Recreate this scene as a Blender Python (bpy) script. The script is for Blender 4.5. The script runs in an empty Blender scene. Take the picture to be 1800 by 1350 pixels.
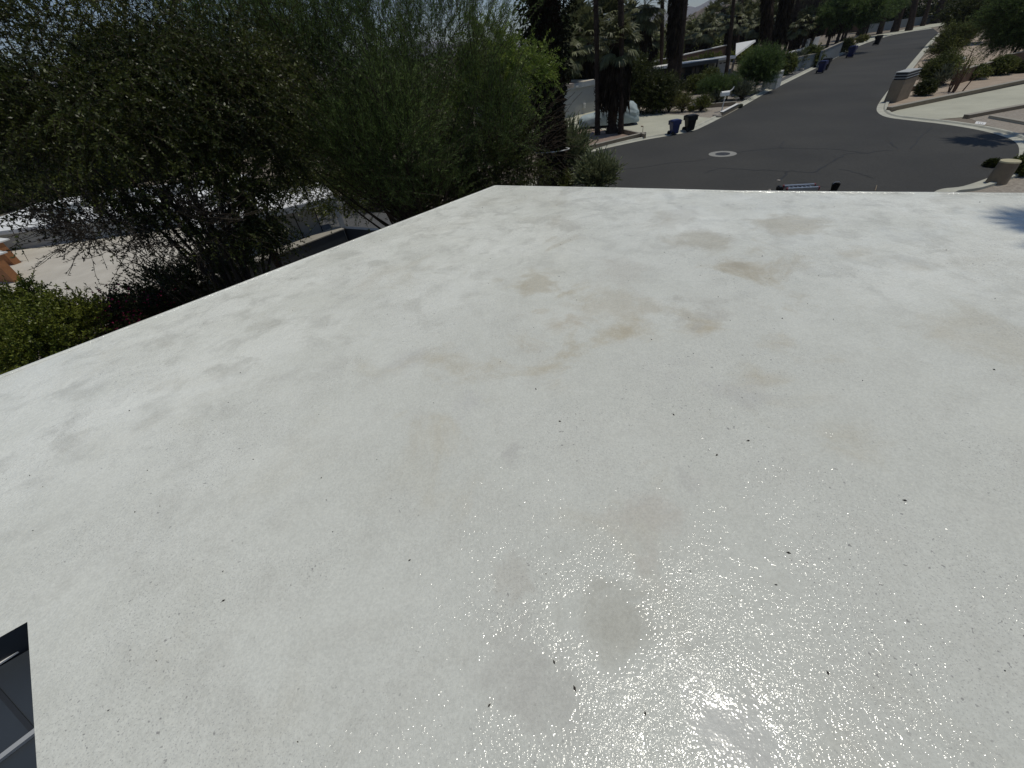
import bpy, bmesh, math, random
import numpy as np
from mathutils import Vector, Matrix, noise as mnoise

# ------------------------------------------------------------------ camera
F, NX, NY, EYE = 690.0, 1005.0, 1480.0, 2.0
def _cam():
    d = np.array([NX-900, -(NY-675), -F]); d /= np.linalg.norm(d)
    up = -d; fw = np.array([0, 0, -1.]); fy = fw-up*fw.dot(up); fy /= np.linalg.norm(fy)
    return np.array([np.cross(fy, up), fy, up])
CM = _cam()
def ray(x, y):
    v = CM @ np.array([x-900, -(y-675), -F]); return v/np.linalg.norm(v)
G = -4.2           # street level (roof deck is z = 0)
LOW = -6.6         # the neighbour's lower lot
def at(x, y, z=G):
    v = ray(x, y); t = (z-EYE)/v[2]; return np.array([v[0]*t, v[1]*t, z])
def atD(x, y, D):
    v = ray(x, y); t = D/math.hypot(v[0], v[1]); return np.array([v[0]*t, v[1]*t, EYE+v[2]*t])

S = bpy.context.scene
cam = bpy.data.objects.new('camera', bpy.data.cameras.new('camera')); S.collection.objects.link(cam)
cam.data.sensor_width = 36; cam.data.lens = F/1800*36; cam.data.clip_end = 20000; cam.data.clip_start = .05
m4 = Matrix(CM.tolist()).to_4x4(); m4.translation = (0, 0, EYE); cam.matrix_world = m4
S.camera = cam
# ------------------------------------------------------------------ light
SUN_EL, SUN_AZ = 77.5, 78.0          # azimuth clockwise from +y
w = bpy.data.worlds.new("World"); S.world = w; w.use_nodes = True
nt = w.node_tree; nt.nodes.clear()
sky = nt.nodes.new('ShaderNodeTexSky'); sky.sky_type = 'NISHITA'; sky.sun_disc = False
sky.sun_elevation = math.radians(SUN_EL); sky.sun_rotation = math.radians(SUN_AZ)
sky.air_density = 1.0; sky.dust_density = .05; sky.ozone_density = 5
bg = nt.nodes.new('ShaderNodeBackground'); bg.inputs[1].default_value = .088
out = nt.nodes.new('ShaderNodeOutputWorld')
nt.links.new(sky.outputs[0], bg.inputs[0]); nt.links.new(bg.outputs[0], out.inputs[0])
sl = bpy.data.lights.new('sun', 'SUN'); sl.energy = 3.1; sl.angle = math.radians(.53); sl.color = (1, .955, .855)
so = bpy.data.objects.new('sun', sl); S.collection.objects.link(so)
sd = Vector((math.cos(math.radians(SUN_EL))*math.sin(math.radians(SUN_AZ)), math.cos(math.radians(SUN_EL))*math.cos(math.radians(SUN_AZ)), math.sin(math.radians(SUN_EL))))
so.rotation_euler = sd.to_track_quat('Z', 'Y').to_euler(); so.location = (0, 0, 60)
S.view_settings.view_transform = 'Standard'; S.view_settings.look = 'None'
S.view_settings.exposure = -.42; S.view_settings.gamma = 1
S.render.engine = 'CYCLES'
try: S.cycles.sample_clamp_direct = 30; S.cycles.transparent_max_bounces = 4; S.cycles.max_bounces = 5
except Exception: pass

# ------------------------------------------------------------------ helpers
C = S.collection
def tag(o, label=None, cat=None, group=None, kind=None):
    if label: o['label'] = label
    if cat: o['category'] = cat
    if group: o['group'] = group
    if kind: o['kind'] = kind
    return o
def thing(name, label, cat, loc=(0, 0, 0), rz=0, group=None):
    o = bpy.data.objects.new(name, None); C.objects.link(o)
    o.location = [float(v) for v in loc]; o.rotation_euler = (0, 0, rz); o.empty_display_size = .3
    return tag(o, label, cat, group)
def link(name, me, mat, parent=None):
    o = bpy.data.objects.new(name, me); C.objects.link(o)
    if mat is not None and not me.materials:
        for m in (mat if isinstance(mat, (list, tuple)) else [mat]): me.materials.append(m)
    if parent: o.parent = parent
    return o
def obj(name, bm, mat, parent=None, smooth=False):
    me = bpy.data.meshes.new(name); bmesh.ops.recalc_face_normals(bm, faces=bm.faces[:])
    bm.to_mesh(me); bm.free()
    if smooth: me.shade_smooth()
    return link(name, me, mat, parent)
def pymesh(name, V, Fc, mat, parent=None, smooth=False):
    me = bpy.data.meshes.new(name); me.from_pydata([tuple(map(float, v)) for v in V], [], Fc); me.update()
    if smooth: me.shade_smooth()
    return link(name, me, mat, parent)
def quadmesh(name, V, mat, parent=None, smooth=False):
    """V: (n,4,3)"""
    V = np.asarray(V, np.float32); n = len(V)
    me = bpy.data.meshes.new(name)
    me.vertices.add(n*4); me.vertices.foreach_set('co', V.reshape(-1))
    me.loops.add(n*4); me.loops.foreach_set('vertex_index', np.arange(n*4, dtype=np.int32))
    me.polygons.add(n); me.polygons.foreach_set('loop_start', np.arange(0, n*4, 4, dtype=np.int32))
    me.update(calc_edges=True); me.validate()
    return link(name, me, mat, parent)
def box(bm, x0, x1, y0, y1, z0, z1, bev=0, M=None):
    r = bmesh.ops.create_cube(bm, size=1); vs = r['verts']
    for v in vs: v.co = Vector((x0+(v.co.x+.5)*(x1-x0), y0+(v.co.y+.5)*(y1-y0), z0+(v.co.z+.5)*(z1-z0)))
    if bev:
        es = list({e for v in vs for e in v.link_edges})
        r2 = bmesh.ops.bevel(bm, geom=es, offset=bev, segments=2, affect='EDGES'); vs = list({v for f in r2['faces'] for v in f.verts} | {v for v in vs if v.is_valid})
    if M is not None:
        for v in vs: v.co = M @ v.co
    return vs
def prism(bm, pts, z0, z1, top=True):
    """vertical prism from an xy outline"""
    n = len(pts)
    zf0 = z0 if callable(z0) else (lambda p: z0); zf1 = z1 if callable(z1) else (lambda p: z1)
    b = [bm.verts.new((p[0], p[1], zf0(p))) for p in pts]; t = [bm.verts.new((p[0], p[1], zf1(p))) for p in pts]
    for i in range(n): bm.faces.new((b[i], b[(i+1) % n], t[(i+1) % n], t[i]))
    bm.faces.new(t); bm.faces.new(b[::-1])
def cyl(bm, p0, p1, r0, r1, n=12, caps=True):
    p0 = Vector([float(a) for a in p0]); p1 = Vector([float(a) for a in p1]); q = (p1-p0).to_track_quat('Z', 'Y')
    a = []; b = []
    for i in range(n):
        t = 2*math.pi*i/n; c = Vector((math.cos(t), math.sin(t), 0))
        a.append(bm.verts.new(p0+q@(c*r0))); b.append(bm.verts.new(p1+q@(c*r1)))
    for i in range(n): bm.faces.new((a[i], a[(i+1) % n], b[(i+1) % n], b[i]))
    if caps: bm.faces.new(a[::-1]); bm.faces.new(b)
def nrm(v): return v/(np.linalg.norm(v, axis=-1, keepdims=True)+1e-9)
def tubes(A, B, ra, rb, n=4):
    A = np.asarray(A, float); B = np.asarray(B, float); d = nrm(B-A)
    ref = np.where(np.abs(d[:, 2:3]) > .9, np.array([[1., 0, 0]]), np.array([[0, 0, 1.]]))
    u = nrm(np.cross(d, ref)); v = np.cross(d, u)
    ra = np.broadcast_to(np.asarray(ra, float), (len(A),))[:, None]; rb = np.broadcast_to(np.asarray(rb, float), (len(A),))[:, None]
    q = []
    for i in range(n):
        a0 = 2*math.pi*i/n; a1 = 2*math.pi*(i+1)/n
        c0 = math.cos(a0)*u+math.sin(a0)*v; c1 = math.cos(a1)*u+math.sin(a1)*v
        q.append(np.stack([A+c0*ra, A+c1*ra, B+c1*rb, B+c0*rb], 1))
    return np.concatenate(q)
def leafquads(P, D, L, W, rng, up=None, flat=0.0):
    """diamond leaves: P base, D direction"""
    n = len(P); D = nrm(D); r = rng.normal(size=(n, 3))
    if flat: r = r*(1-flat)+np.array([0, 0, 1.])*flat*2
    s = nrm(np.cross(D, r)); L = np.broadcast_to(L, (n,))[:, None]; W = np.broadcast_to(W, (n,))[:, None]
    m = P+D*L*.45; nn = np.cross(s, D)
    return np.stack([P, m+s*W*.5+nn*W*.12, P+D*L, m-s*W*.5+nn*W*.12], 1)

# ------------------------------------------------------------------ materials
MATS = {}
def mat(name, col, rough=.8, var=.15, scale=3., col2=None, bump=0., bscale=None, spec=.5, metal=0., detail=6, coord='Object', isl=0.):
    if name in MATS: return MATS[name]
    m = bpy.data.materials.new(name); m.use_nodes = True; N = m.node_tree.nodes; K = m.node_tree.links
    b = N['Principled BSDF']; b.inputs['Roughness'].default_value = rough; b.inputs['Metallic'].default_value = metal
    b.inputs['Specular IOR Level'].default_value = spec
    tc = N.new('ShaderNodeTexCoord'); no = N.new('ShaderNodeTexNoise'); no.inputs['Scale'].default_value = scale; no.inputs['Detail'].default_value = detail
    no.inputs['Roughness'].default_value = .62
    K.new(tc.outputs[coord], no.inputs[0])
    r = N.new('ShaderNodeValToRGB'); r.color_ramp.elements[0].position = .32; r.color_ramp.elements[1].position = .68
    c2 = col2 or tuple(min(1, c*(1+var)) for c in col); c1 = col if col2 else tuple(c*(1-var) for c in col)
    r.color_ramp.elements[0].color = (*c1, 1); r.color_ramp.elements[1].color = (*c2, 1)
    K.new(no.outputs[0], r.inputs[0]); last = r.outputs[0]
    if isl:
        g = N.new('ShaderNodeNewGeometry'); mr = N.new('ShaderNodeMapRange'); mr.inputs[3].default_value = 1-isl; mr.inputs[4].default_value = 1+isl
        K.new(g.outputs['Random Per Island'], mr.inputs[0]); mx = N.new('ShaderNodeVectorMath'); mx.operation = 'SCALE'
        K.new(last, mx.inputs[0]); K.new(mr.outputs[0], mx.inputs['Scale']); last = mx.outputs[0]
    K.new(last, b.inputs['Base Color'])
    if bump:
        n2 = N.new('ShaderNodeTexNoise'); n2.inputs['Scale'].default_value = bscale or scale*8; n2.inputs['Detail'].default_value = 5
        K.new(tc.outputs[coord], n2.inputs[0]); bp = N.new('ShaderNodeBump'); bp.inputs['Strength'].default_value = min(1, bump); bp.inputs['Distance'].default_value = .02*max(1, bump)
        K.new(n2.outputs[0], bp.inputs['Height']); K.new(bp.outputs[0], b.inputs['Normal'])
    MATS[name] = m; return m
def leafmat(name, c1, c2, rough=.5, trans=.3, scale=.9, isl=.35, spec=.35):
    m = mat(name, c1, rough, 0, scale, col2=c2, spec=spec, detail=3, isl=isl)
    N = m.node_tree.nodes; K = m.node_tree.links; b = N['Principled BSDF']
    t = N.new('ShaderNodeBsdfTranslucent'); mx = N.new('ShaderNodeMixShader'); mx.inputs[0].default_value = trans
    src = b.inputs['Base Color'].links[0].from_socket
    K.new(src, t.inputs[0]); K.new(b.outputs[0], mx.inputs[1]); K.new(t.outputs[0], mx.inputs[2]); K.new(mx.outputs[0], N['Material Output'].inputs[0])
    return m
M_conc = mat('concrete', (.30, .275, .225), .9, .1, 1.2, bump=.3, bscale=30)
M_drive = mat('driveway_concrete', (.42, .41, .32), .9, .1, .5, bump=.2, bscale=25)
M_kerb = mat('kerb_concrete', (.43, .42, .345), .9, .14, 1.5, bump=.3, bscale=25)
M_tan = mat('tan_block', (.24, .19, .13), .9, .15, 2., bump=.4, bscale=20)
M_brown = mat('brown_stucco', (.13, .075, .045), .9, .2, 2., bump=.4, bscale=30)
M_white = mat('white_paint', (.74, .73, .69), .6, .06, 2.)
M_greyw = mat('grey_stucco', (.36, .37, .36), .85, .05, 1., bump=.3, bscale=40)
M_grey = mat('grey_paint', (.22, .24, .24), .6, .08, 1.)
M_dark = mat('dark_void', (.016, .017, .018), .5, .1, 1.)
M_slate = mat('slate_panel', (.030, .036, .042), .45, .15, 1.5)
M_terra = mat('terracotta_stucco', (.34, .15, .06), .9, .12, 2., bump=.3, bscale=30)
M_black = mat('black_plastic', (.009, .009, .0085), .5, .2, 3., spec=.25)
M_blue = mat('blue_plastic', (.015, .025, .105), .4, .15, 3.)
M_rubber = mat('rubber', (.012, .012, .012), .8, .1, 5.)
M_alu = mat('aluminium', (.55, .56, .58), .3, .08, 6., metal=.8)
M_red = mat('red_plastic', (.30, .07, .07), .45, .1, 6.)
M_bark = mat('bark', (.055, .038, .028), .95, .35, 4., bump=.8, bscale=18, spec=.1)
M_pbark = mat('palm_bark', (.050, .036, .027), .95, .4, 3., bump=.9, bscale=14, spec=.1)
M_dry = mat('dry_frond', (.115, .085, .05), .9, .35, 2., spec=.1, isl=.5)
M_dryd = mat('old_dry_frond', (.035, .027, .018), .95, .35, 2., spec=.05, isl=.5)
M_twig = mat('twig', (.05, .04, .03), .9, .3, 5., spec=.1)
M_rock = mat('rock', (.30, .27, .23), .9, .25, 3., bump=.5)
M_cover = mat('car_cover_fabric', (.33, .39, .385), .62, .05, 2., bump=.15, bscale=9)
M_glass = mat('window_glass', (.02, .025, .027), .08, .1, 1., spec=.6)

# ------------------------------------------------------------------ roof deck material (white sanded coating)
def roof_mat():
    m = bpy.data.materials.new('roof_coating'); m.use_nodes = True; N = m.node_tree.nodes; K = m.node_tree.links
    b = N['Principled BSDF']
    tc = N.new('ShaderNodeTexCoord'); P = tc.outputs['Object']
    def noi(scale, det=4, rough=.55, off=0, dist=0.):
        mp = N.new('ShaderNodeMapping'); mp.inputs[1].default_value = (off, off*.7, off*.3); K.new(P, mp.inputs[0])
        n = N.new('ShaderNodeTexNoise'); n.inputs['Scale'].default_value = scale; n.inputs['Detail'].default_value = det; n.inputs['Roughness'].default_value = rough
        n.inputs['Distortion'].default_value = dist
        K.new(mp.outputs[0], n.inputs[0]); return n.outputs[0]
    def ramp(src, p0, p1, v0=0., v1=1.):
        r = N.new('ShaderNodeMapRange'); r.interpolation_type = 'SMOOTHSTEP'
        for i, v in enumerate((p0, p1, v0, v1)): r.inputs[i+1].default_value = v
        K.new(src, r.inputs[0]); return r.outputs[0]
    def mth(op, a, c):
        n = N.new('ShaderNodeMath'); n.operation = op
        for i, v in enumerate((a, c)):
            if isinstance(v, (int, float)): n.inputs[i].default_value = v
            else: K.new(v, n.inputs[i])
        return n.outputs[0]
    def mix(fac, a, c):
        n = N.new('ShaderNodeMix'); n.data_type = 'RGBA'
        K.new(fac, n.inputs[0])
        for s, v in ((6, a), (7, c)):
            if isinstance(v, tuple): n.inputs[s].default_value = (*v, 1)
            else: K.new(v, n.inputs[s])
        return n.outputs[2]
    base = mix(ramp(noi(.9, 5, .6, 3), .35, .68), (.73, .728, .64), (.83, .828, .74))
    dw = N.new('ShaderNodeVectorMath'); dw.operation = 'DISTANCE'; K.new(P, dw.inputs[0]); dw.inputs[1].default_value = (.9, .8, -G)   # greyer base colour round this point, fading out with distance and noise
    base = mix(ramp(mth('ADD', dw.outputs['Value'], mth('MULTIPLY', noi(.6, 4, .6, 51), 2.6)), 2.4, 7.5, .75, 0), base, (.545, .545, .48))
    base = mix(ramp(noi(2.8, 5, .62, 31, .4), .46, .68, 0, .75), base, (.585, .58, .51))
    # tan stains, densest in a patch ahead of the camera
    st = ramp(noi(1.15, 5, .62, 11.5, .6), .53, .72)
    geo = N.new('ShaderNodeVectorMath'); geo.operation = 'DISTANCE'; K.new(P, geo.inputs[0]); geo.inputs[1].default_value = (1.3, 3.7, -G)
    near = ramp(geo.outputs['Value'], 1.0, 3.6, 1., .18)
    base = mix(mth('MULTIPLY', mth('MULTIPLY', st, near), 1.), base, (.50, .455, .345))
    # named stains (a puddle mark near the camera, dark spots)
    for (x, y, r, k, cc) in STAINS:
        d = N.new('ShaderNodeVectorMath'); d.operation = 'DISTANCE'; K.new(P, d.inputs[0]); d.inputs[1].default_value = (x, y, -G)
        wob = mth('ADD', d.outputs['Value'], mth('MULTIPLY', mth('SUBTRACT', noi(.55/r, 5, .62, x*7, .6), .5), r*5.2))
        base = mix(ramp(wob, r*.2, r*1.3, k, 0), base, cc)
    # grit
    g = ramp(noi(120, 2, .6, 5), .57, .68, 0, .75); gz = ramp(noi(.8, 3, .6, 17), .42, .62)
    base = mix(mth('MULTIPLY', g, gz), base, (.36, .35, .33))
    g2 = ramp(noi(42, 2, .5, 8), .69, .73, 0, .7)
    base = mix(mth('MULTIPLY', g2, gz), base, (.22, .21, .2))
    fg = N.new('ShaderNodeVectorMath'); fg.operation = 'SCALE'; K.new(base, fg.inputs[0]); K.new(mth('MULTIPLY', ramp(noi(75, 3, .7, 61), .3, .7, .92, 1.07), ramp(noi(9, 5, .7, 71), .3, .7, .975, 1.025)), fg.inputs['Scale']); base = fg.outputs[0]
    K.new(base, b.inputs['Base Color'])
    smooth = ramp(noi(2.3, 5, .6, 23, .5), .44, .66, 1., .22)        # ponded patches are smoother
    for (x, y, r, k, cc) in STAINS[:5]:
        d = N.new('ShaderNodeVectorMath'); d.operation = 'DISTANCE'; K.new(P, d.inputs[0]); d.inputs[1].default_value = (x, y, -G)
        wob = mth('ADD', d.outputs['Value'], mth('MULTIPLY', mth('SUBTRACT', noi(.55/r, 5, .62, x*7, .6), .5), r*3.))
        smooth = mth('MULTIPLY', smooth, ramp(wob, r*.3, r*1.5, .2, 1))
    b.inputs['Roughness'].default_value = .22; b.inputs['Specular IOR Level'].default_value = .22
    K.new(ramp(noi(6, 2, .5, 40), .3, .7, .085, .125), b.inputs['Roughness'])
    h = mth('ADD', mth('MULTIPLY', noi(88, 1, .5, 2), .0038), mth('MULTIPLY', noi(20, 2, .5, 9), .0034))
    h = mth('MULTIPLY', h, smooth)
    h = mth('ADD', h, mth('MULTIPLY', noi(1.4, 3, .5, 13), .021))
    h = mth('ADD', h, mth('MULTIPLY', noi(5.5, 2, .5, 19), .0022))
    bp = N.new('ShaderNodeBump'); bp.inputs['Strength'].default_value = 1; bp.inputs['Distance'].default_value = 1.; K.new(h, bp.inputs['Height']); K.new(bp.outputs[0], b.inputs['Normal'])
    return m
STAINS = []
for (px, py, r, k, cc) in [(1080, 1100, .20, .75, (.46, .445, .375)), (930, 1210, .17, .6, (.49, .475, .42)), (1330, 1270, .2, .5, (.55, .54, .5)),
                           (1150, 930, .18, .6, (.54, .51, .44)), (910, 1010, .10, .4, (.50, .47, .4)), (1300, 465, .16, .6, (.40, .36, .27)), (1230, 422, .3, .55, (.46, .42, .32)),
                           (1080, 530, .4, .5, (.50, .46, .36)), (945, 495, .28, .55, (.47, .42, .31)), (985, 575, .26, .75, (.50, .45, .35)), (1240, 555, .25, .55, (.44, .42, .36)),
                           (470, 570, .16, .5, (.50, .49, .42)), (895, 800, .09, .6, (.50, .49, .44)), (1390, 392, .35, .5, (.46, .41, .30)), (820, 715, .12, .5, (.52, .51, .47)), (1180, 660, .2, .35, (.53, .52, .47)), (1310, 690, .18, .4, (.50, .49, .45)), (1215, 850, .1, .5, (.50, .49, .44)), (1110, 480, .3, .4, (.5, .47, .4)), (990, 395, .3, .45, (.52, .50, .43)), (1180, 385, .35, .35, (.52, .5, .43)), (700, 640, .2, .3, (.55, .54, .5)), (610, 420, .3, .3, (.55, .54, .5))]:
    p = at(px, py, 0); STAINS.append((float(p[0]), float(p[1]), r, k, cc))

# ------------------------------------------------------------------ terrain
def sstep(a, b, x):
    t = np.clip((x-a)/(b-a), 0, 1); return t*t*(3-2*t)
def groundz(x, y):
    z = G+(LOW-G)*sstep(1.0, -4.5, x)
    return z
def terrain():
    ax = np.concatenate([-np.geomspace(6000, 60, 22), np.arange(-55, 121, 2.5), np.geomspace(128, 6000, 22)])
    ay = np.concatenate([-np.geomspace(3000, 40, 10), np.arange(-30, 161, 2.5), np.geomspace(170, 9000, 26)])
    X, Y = np.meshgrid(ax, ay); Z = groundz(X, Y)
    V = np.stack([X, Y, Z], -1).reshape(-1, 3); nx = len(ax); Fc = [(j*nx+i, j*nx+i+1, (j+1)*nx+i+1, (j+1)*nx+i) for j in range(len(ay)-1) for i in range(nx-1)]
    o = pymesh('ground', V, Fc, mat('desert_ground', (.15, .125, .095), .95, 0, .15, col2=(.24, .20, .15), bump=.5, bscale=6, detail=8), smooth=True)
    tag(o, kind='structure')
terrain()
def sheet(name, pts, z, m, kind='structure'):
    bm = bmesh.new(); f = bm.faces.new([bm.verts.new((float(p[0]), float(p[1]), z)) for p in pts])
    bmesh.ops.triangulate(bm, faces=[f]); bmesh.ops.recalc_face_normals(bm, faces=bm.faces[:])
    if sum(f.normal.z for f in bm.faces) < 0: bmesh.ops.reverse_faces(bm, faces=bm.faces[:])
    me = bpy.data.meshes.new(name); bm.to_mesh(me); bm.free(); return tag(link(name, me, m), kind=kind)
def smooth_line(pts, n=6):
    pts = [np.array(p, float) for p in pts]; P = [2*pts[0]-pts[1]]+pts+[2*pts[-1]-pts[-2]]; o = []
    for i in range(1, len(P)-2):
        for k in range(n):
            t = k/n; o.append(.5*((2*P[i])+(-P[i-1]+P[i+1])*t+(2*P[i-1]-5*P[i]+4*P[i+1]-P[i+2])*t*t+(-P[i-1]+3*P[i]-3*P[i+1]+P[i+2])*t**3))
    o.append(pts[-1]); return o
LEFT_PX = [(1640, 50), (1600, 56), (1560, 64), (1520, 77), (1490, 91), (1450, 112), (1400, 137), (1350, 162), (1300, 190), (1240, 221), (1215, 231), (1178, 238.5), (1130, 247), (1062, 262), (1030, 272)]
RIGHT_PX = [(1762, 302), (1785, 282), (1791, 266), (1786, 252), (1765, 241), (1720, 229), (1660, 219), (1600, 212), (1562, 207), (1545, 200), (1541, 190), (1550, 174), (1570, 148), (1590, 124), (1612, 98), (1632, 75), (1650, 58)]
leftE = smooth_line([at(*p)[:2] for p in LEFT_PX]+[(4.5, 27), (1.0, 22), (0, 17)])
rightE = smooth_line([(8, 11), (15, 13), at(1640, 339)[:2], at(1692, 328)[:2], at(1732, 315)[:2]]+[at(*p)[:2] for p in RIGHT_PX])
farL = leftE[0]; farR = rightE[-1]
asph = bpy.data.materials.new('asphalt')
def asphalt():
    asph.use_nodes = True; N = asph.node_tree.nodes; K = asph.node_tree.links; b = N['Principled BSDF']
    tc = N.new('ShaderNodeTexCoord')
    def noi(s, d=5):
        n = N.new('ShaderNodeTexNoise'); n.inputs['Scale'].default_value = s; n.inputs['Detail'].default_value = d; K.new(tc.outputs['Object'], n.inputs[0]); return n.outputs[0]
    r = N.new('ShaderNodeValToRGB'); r.color_ramp.elements[0].position = .3; r.color_ramp.elements[1].position = .72
    r.color_ramp.elements[0].color = (.035, .0345, .032, 1); r.color_ramp.elements[1].color = (.054, .052, .046, 1); K.new(noi(.16), r.inputs[0])
    r2 = N.new('ShaderNodeMapRange'); r2.inputs[1].default_value = .3; r2.inputs[2].default_value = .7; r2.inputs[3].default_value = .8; r2.inputs[4].default_value = 1.2; K.new(noi(14, 6), r2.inputs[0])
    mx = N.new('ShaderNodeVectorMath'); mx.operation = 'SCALE'; K.new(r.outputs[0], mx.inputs[0]); K.new(r2.outputs[0], mx.inputs['Scale'])
    K.new(mx.outputs[0], b.inputs['Base Color']); b.inputs['Roughness'].default_value = .85; b.inputs['Specular IOR Level'].default_value = .3
    bp = N.new('ShaderNodeBump'); bp.inputs['Strength'].default_value = .4; bp.inputs['Distance'].default_value = .01; K.new(noi(60), bp.inputs['Height']); K.new(bp.outputs[0], b.inputs['Normal'])
asphalt()
sheet('road', [tuple(p) for p in leftE]+[tuple(p) for p in rightE], G+.012, asph)
def kerb(name, line, side, w=.62, h=.11, a=0, b=None):
    line = [np.array(p[:2], float) for p in line][a:b]; V = []; Fc = []; prof = [(0, .016), (w*.62, .03), (w*.72, h), (w, h), (w, -.1)]
    for i, p in enumerate(line):
        d = line[min(i+1, len(line)-1)]-line[max(i-1, 0)]; d /= np.linalg.norm(d); n = np.array([-d[1], d[0]])*side
        for (o, z) in prof: q = p+n*o; V.append((q[0], q[1], G+z))
    k = len(prof)
    for i in range(len(line)-1):
        for j in range(k-1): a0 = i*k+j; Fc.append((a0, a0+1, a0+k+1, a0+k))
    tag(pymesh(name, V, Fc, M_kerb), kind='structure')
kerb('kerb', leftE, -1); kerb('kerb', rightE, -1)
# narrow strips of other ground
sheet('driveway', [at(1068, 258)[:2], at(1135, 240)[:2], at(1178, 236)[:2], at(1215, 229)[:2], at(1240, 219)[:2], at(1262, 209)[:2], at(1205, 203)[:2], at(1120, 198)[:2], at(1060, 190)[:2], at(940, 214)[:2], at(900, 240)[:2], at(985, 250)[:2]], G+.008, M_drive)
M_gravel = mat('pale_gravel', (.20, .17, .14), .95, 0, 9, col2=(.36, .32, .26), bump=.8, bscale=14)
M_gravd = mat('grey_gravel', (.055, .055, .055), .95, 0, 8, col2=(.11, .11, .108), bump=.8, bscale=14)
M_sand = mat('sandy_gravel', (.30, .235, .175), .95, 0, 1.2, col2=(.40, .32, .24), bump=.6, bscale=14)
sheet('gravel_bed', [at(1262, 209)[:2], at(1268, 204)[:2], at(1305, 183)[:2], at(1380, 144)[:2], at(1470, 99)[:2], at(1430, 96)[:2], at(1330, 125)[:2], at(1240, 160)[:2], at(1150, 180)[:2], at(1100, 196)[:2]], G+.006, M_gravel)
sheet('gravel_strip', [at(1308, 181)[:2], at(1380, 143)[:2], at(1470, 99)[:2], at(1525, 74)[:2], at(1520, 70)[:2], at(1430, 108)[:2], at(1370, 140)[:2], at(1290, 172)[:2]], G+.010, M_gravd)
sheet('footpath', [at(1570, 60)[:2], at(1650, 46)[:2], at(1690, 36)[:2], at(1640, 42)[:2], at(1530, 64)[:2], at(1500, 82)[:2], at(1530, 71)[:2]], G+.018, M_drive)
sheet('driveway', [at(1562, 200)[:2], at(1580, 193)[:2], at(1680, 173)[:2], at(1830, 142)[:2], at(1990, 118)[:2], at(2000, 160)[:2], at(1830, 180)[:2], at(1700, 206)[:2], at(1640, 211)[:2], at(1600, 206)[:2]], G+.02, M_drive)
sheet('gravel_slope', [at(1560, 187)[:2], at(1580, 192)[:2], at(1830, 140)[:2], at(2000, 112)[:2], at(2000, 60)[:2], at(1800, 60)[:2], at(1660, 70)[:2], at(1620, 105)[:2], at(1590, 140)[:2]], G+.010, M_sand)
sheet('gravel_verge', [at(1700, 207)[:2], at(1830, 180)[:2], at(2050, 150)[:2], at(2050, 330)[:2], at(1830, 262)[:2], at(1800, 246)[:2], at(1770, 230)[:2], at(1730, 219)[:2]], G+.010, M_gravel)
sheet('gravel_verge', [at(1652, 341)[:2], at(1700, 330)[:2], at(1745, 316)[:2], at(1790, 290)[:2], at(1830, 270)[:2], at(2100, 360)[:2], at(1900, 420)[:2], at(1640, 370)[:2]], G+.006, M_gravel)
sheet('gravel_yard', [at(560, 345, LOW)[:2], at(760, 345, LOW)[:2], at(820, 420, LOW)[:2], at(560, 480, LOW)[:2]], LOW+.01, M_gravd)
M_patio = mat('tan_patio', (.44, .40, .33), .85, 0, .5, col2=(.54, .50, .42), bump=.2)
sheet('patio', [at(-260, 420, LOW)[:2], at(20, 425, LOW)[:2], at(130, 405, LOW)[:2], at(460, 380, LOW)[:2], at(440, 470, LOW)[:2], at(260, 505, LOW)[:2], at(100, 560, LOW)[:2], at(-260, 640, LOW)[:2]], LOW+.012, M_patio)
# asphalt cracks (thin dark filler lines lying on the road)
M_crack = mat('crack_filler', (.008, .008, .008), .7, .2, 5.)
def ribbon(pts, wid, z, rng):
    V = []; Fc = []
    P = smooth_line(pts, 5)
    for i, p in enumerate(P):
        d = P[min(i+1, len(P)-1)]-P[max(i-1, 0)]; d /= np.linalg.norm(d)+1e-9; n = np.array([-d[1], d[0]]); wj = wid*rng.uniform(.4, 1.3); q = p+n*rng.normal()*.05
        V += [(*(q+n*wj), z), (*(q-n*wj), z)]
    for i in range(len(P)-1): Fc.append((2*i, 2*i+1, 2*i+3, 2*i+2))
    return V, Fc
rg = np.random.default_rng(4)
for k, cp in enumerate([[(1370, 318), (1384, 305), (1382, 303), (1388, 301), (1410, 303), (1432, 303), (1450, 293), (1478, 276), (1495, 270), (1520, 270), (1545, 266), (1570, 265)],
                        [(1240, 305), (1262, 297), (1300, 298), (1350, 300), (1385, 302)],
                        [(1378, 249), (1372, 259), (1390, 261), (1430, 262), (1460, 262), (1500, 267), (1520, 269)],
                        [(1475, 298), (1500, 303), (1520, 309), (1535, 315)], [(1398, 320), (1425, 324), (1450, 330)], [(1565, 250), (1575, 262)],
                        [(1090, 300), (1160, 290), (1235, 281), (1300, 268), (1372, 260)], [(1640, 222), (1620, 240), (1600, 262)]]):
    V, Fc = ribbon([at(*p)[:2] for p in cp], .034 if k else .045, G+.017, rg); tag(pymesh('road_crack', V, Fc, M_crack), kind='structure')
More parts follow.
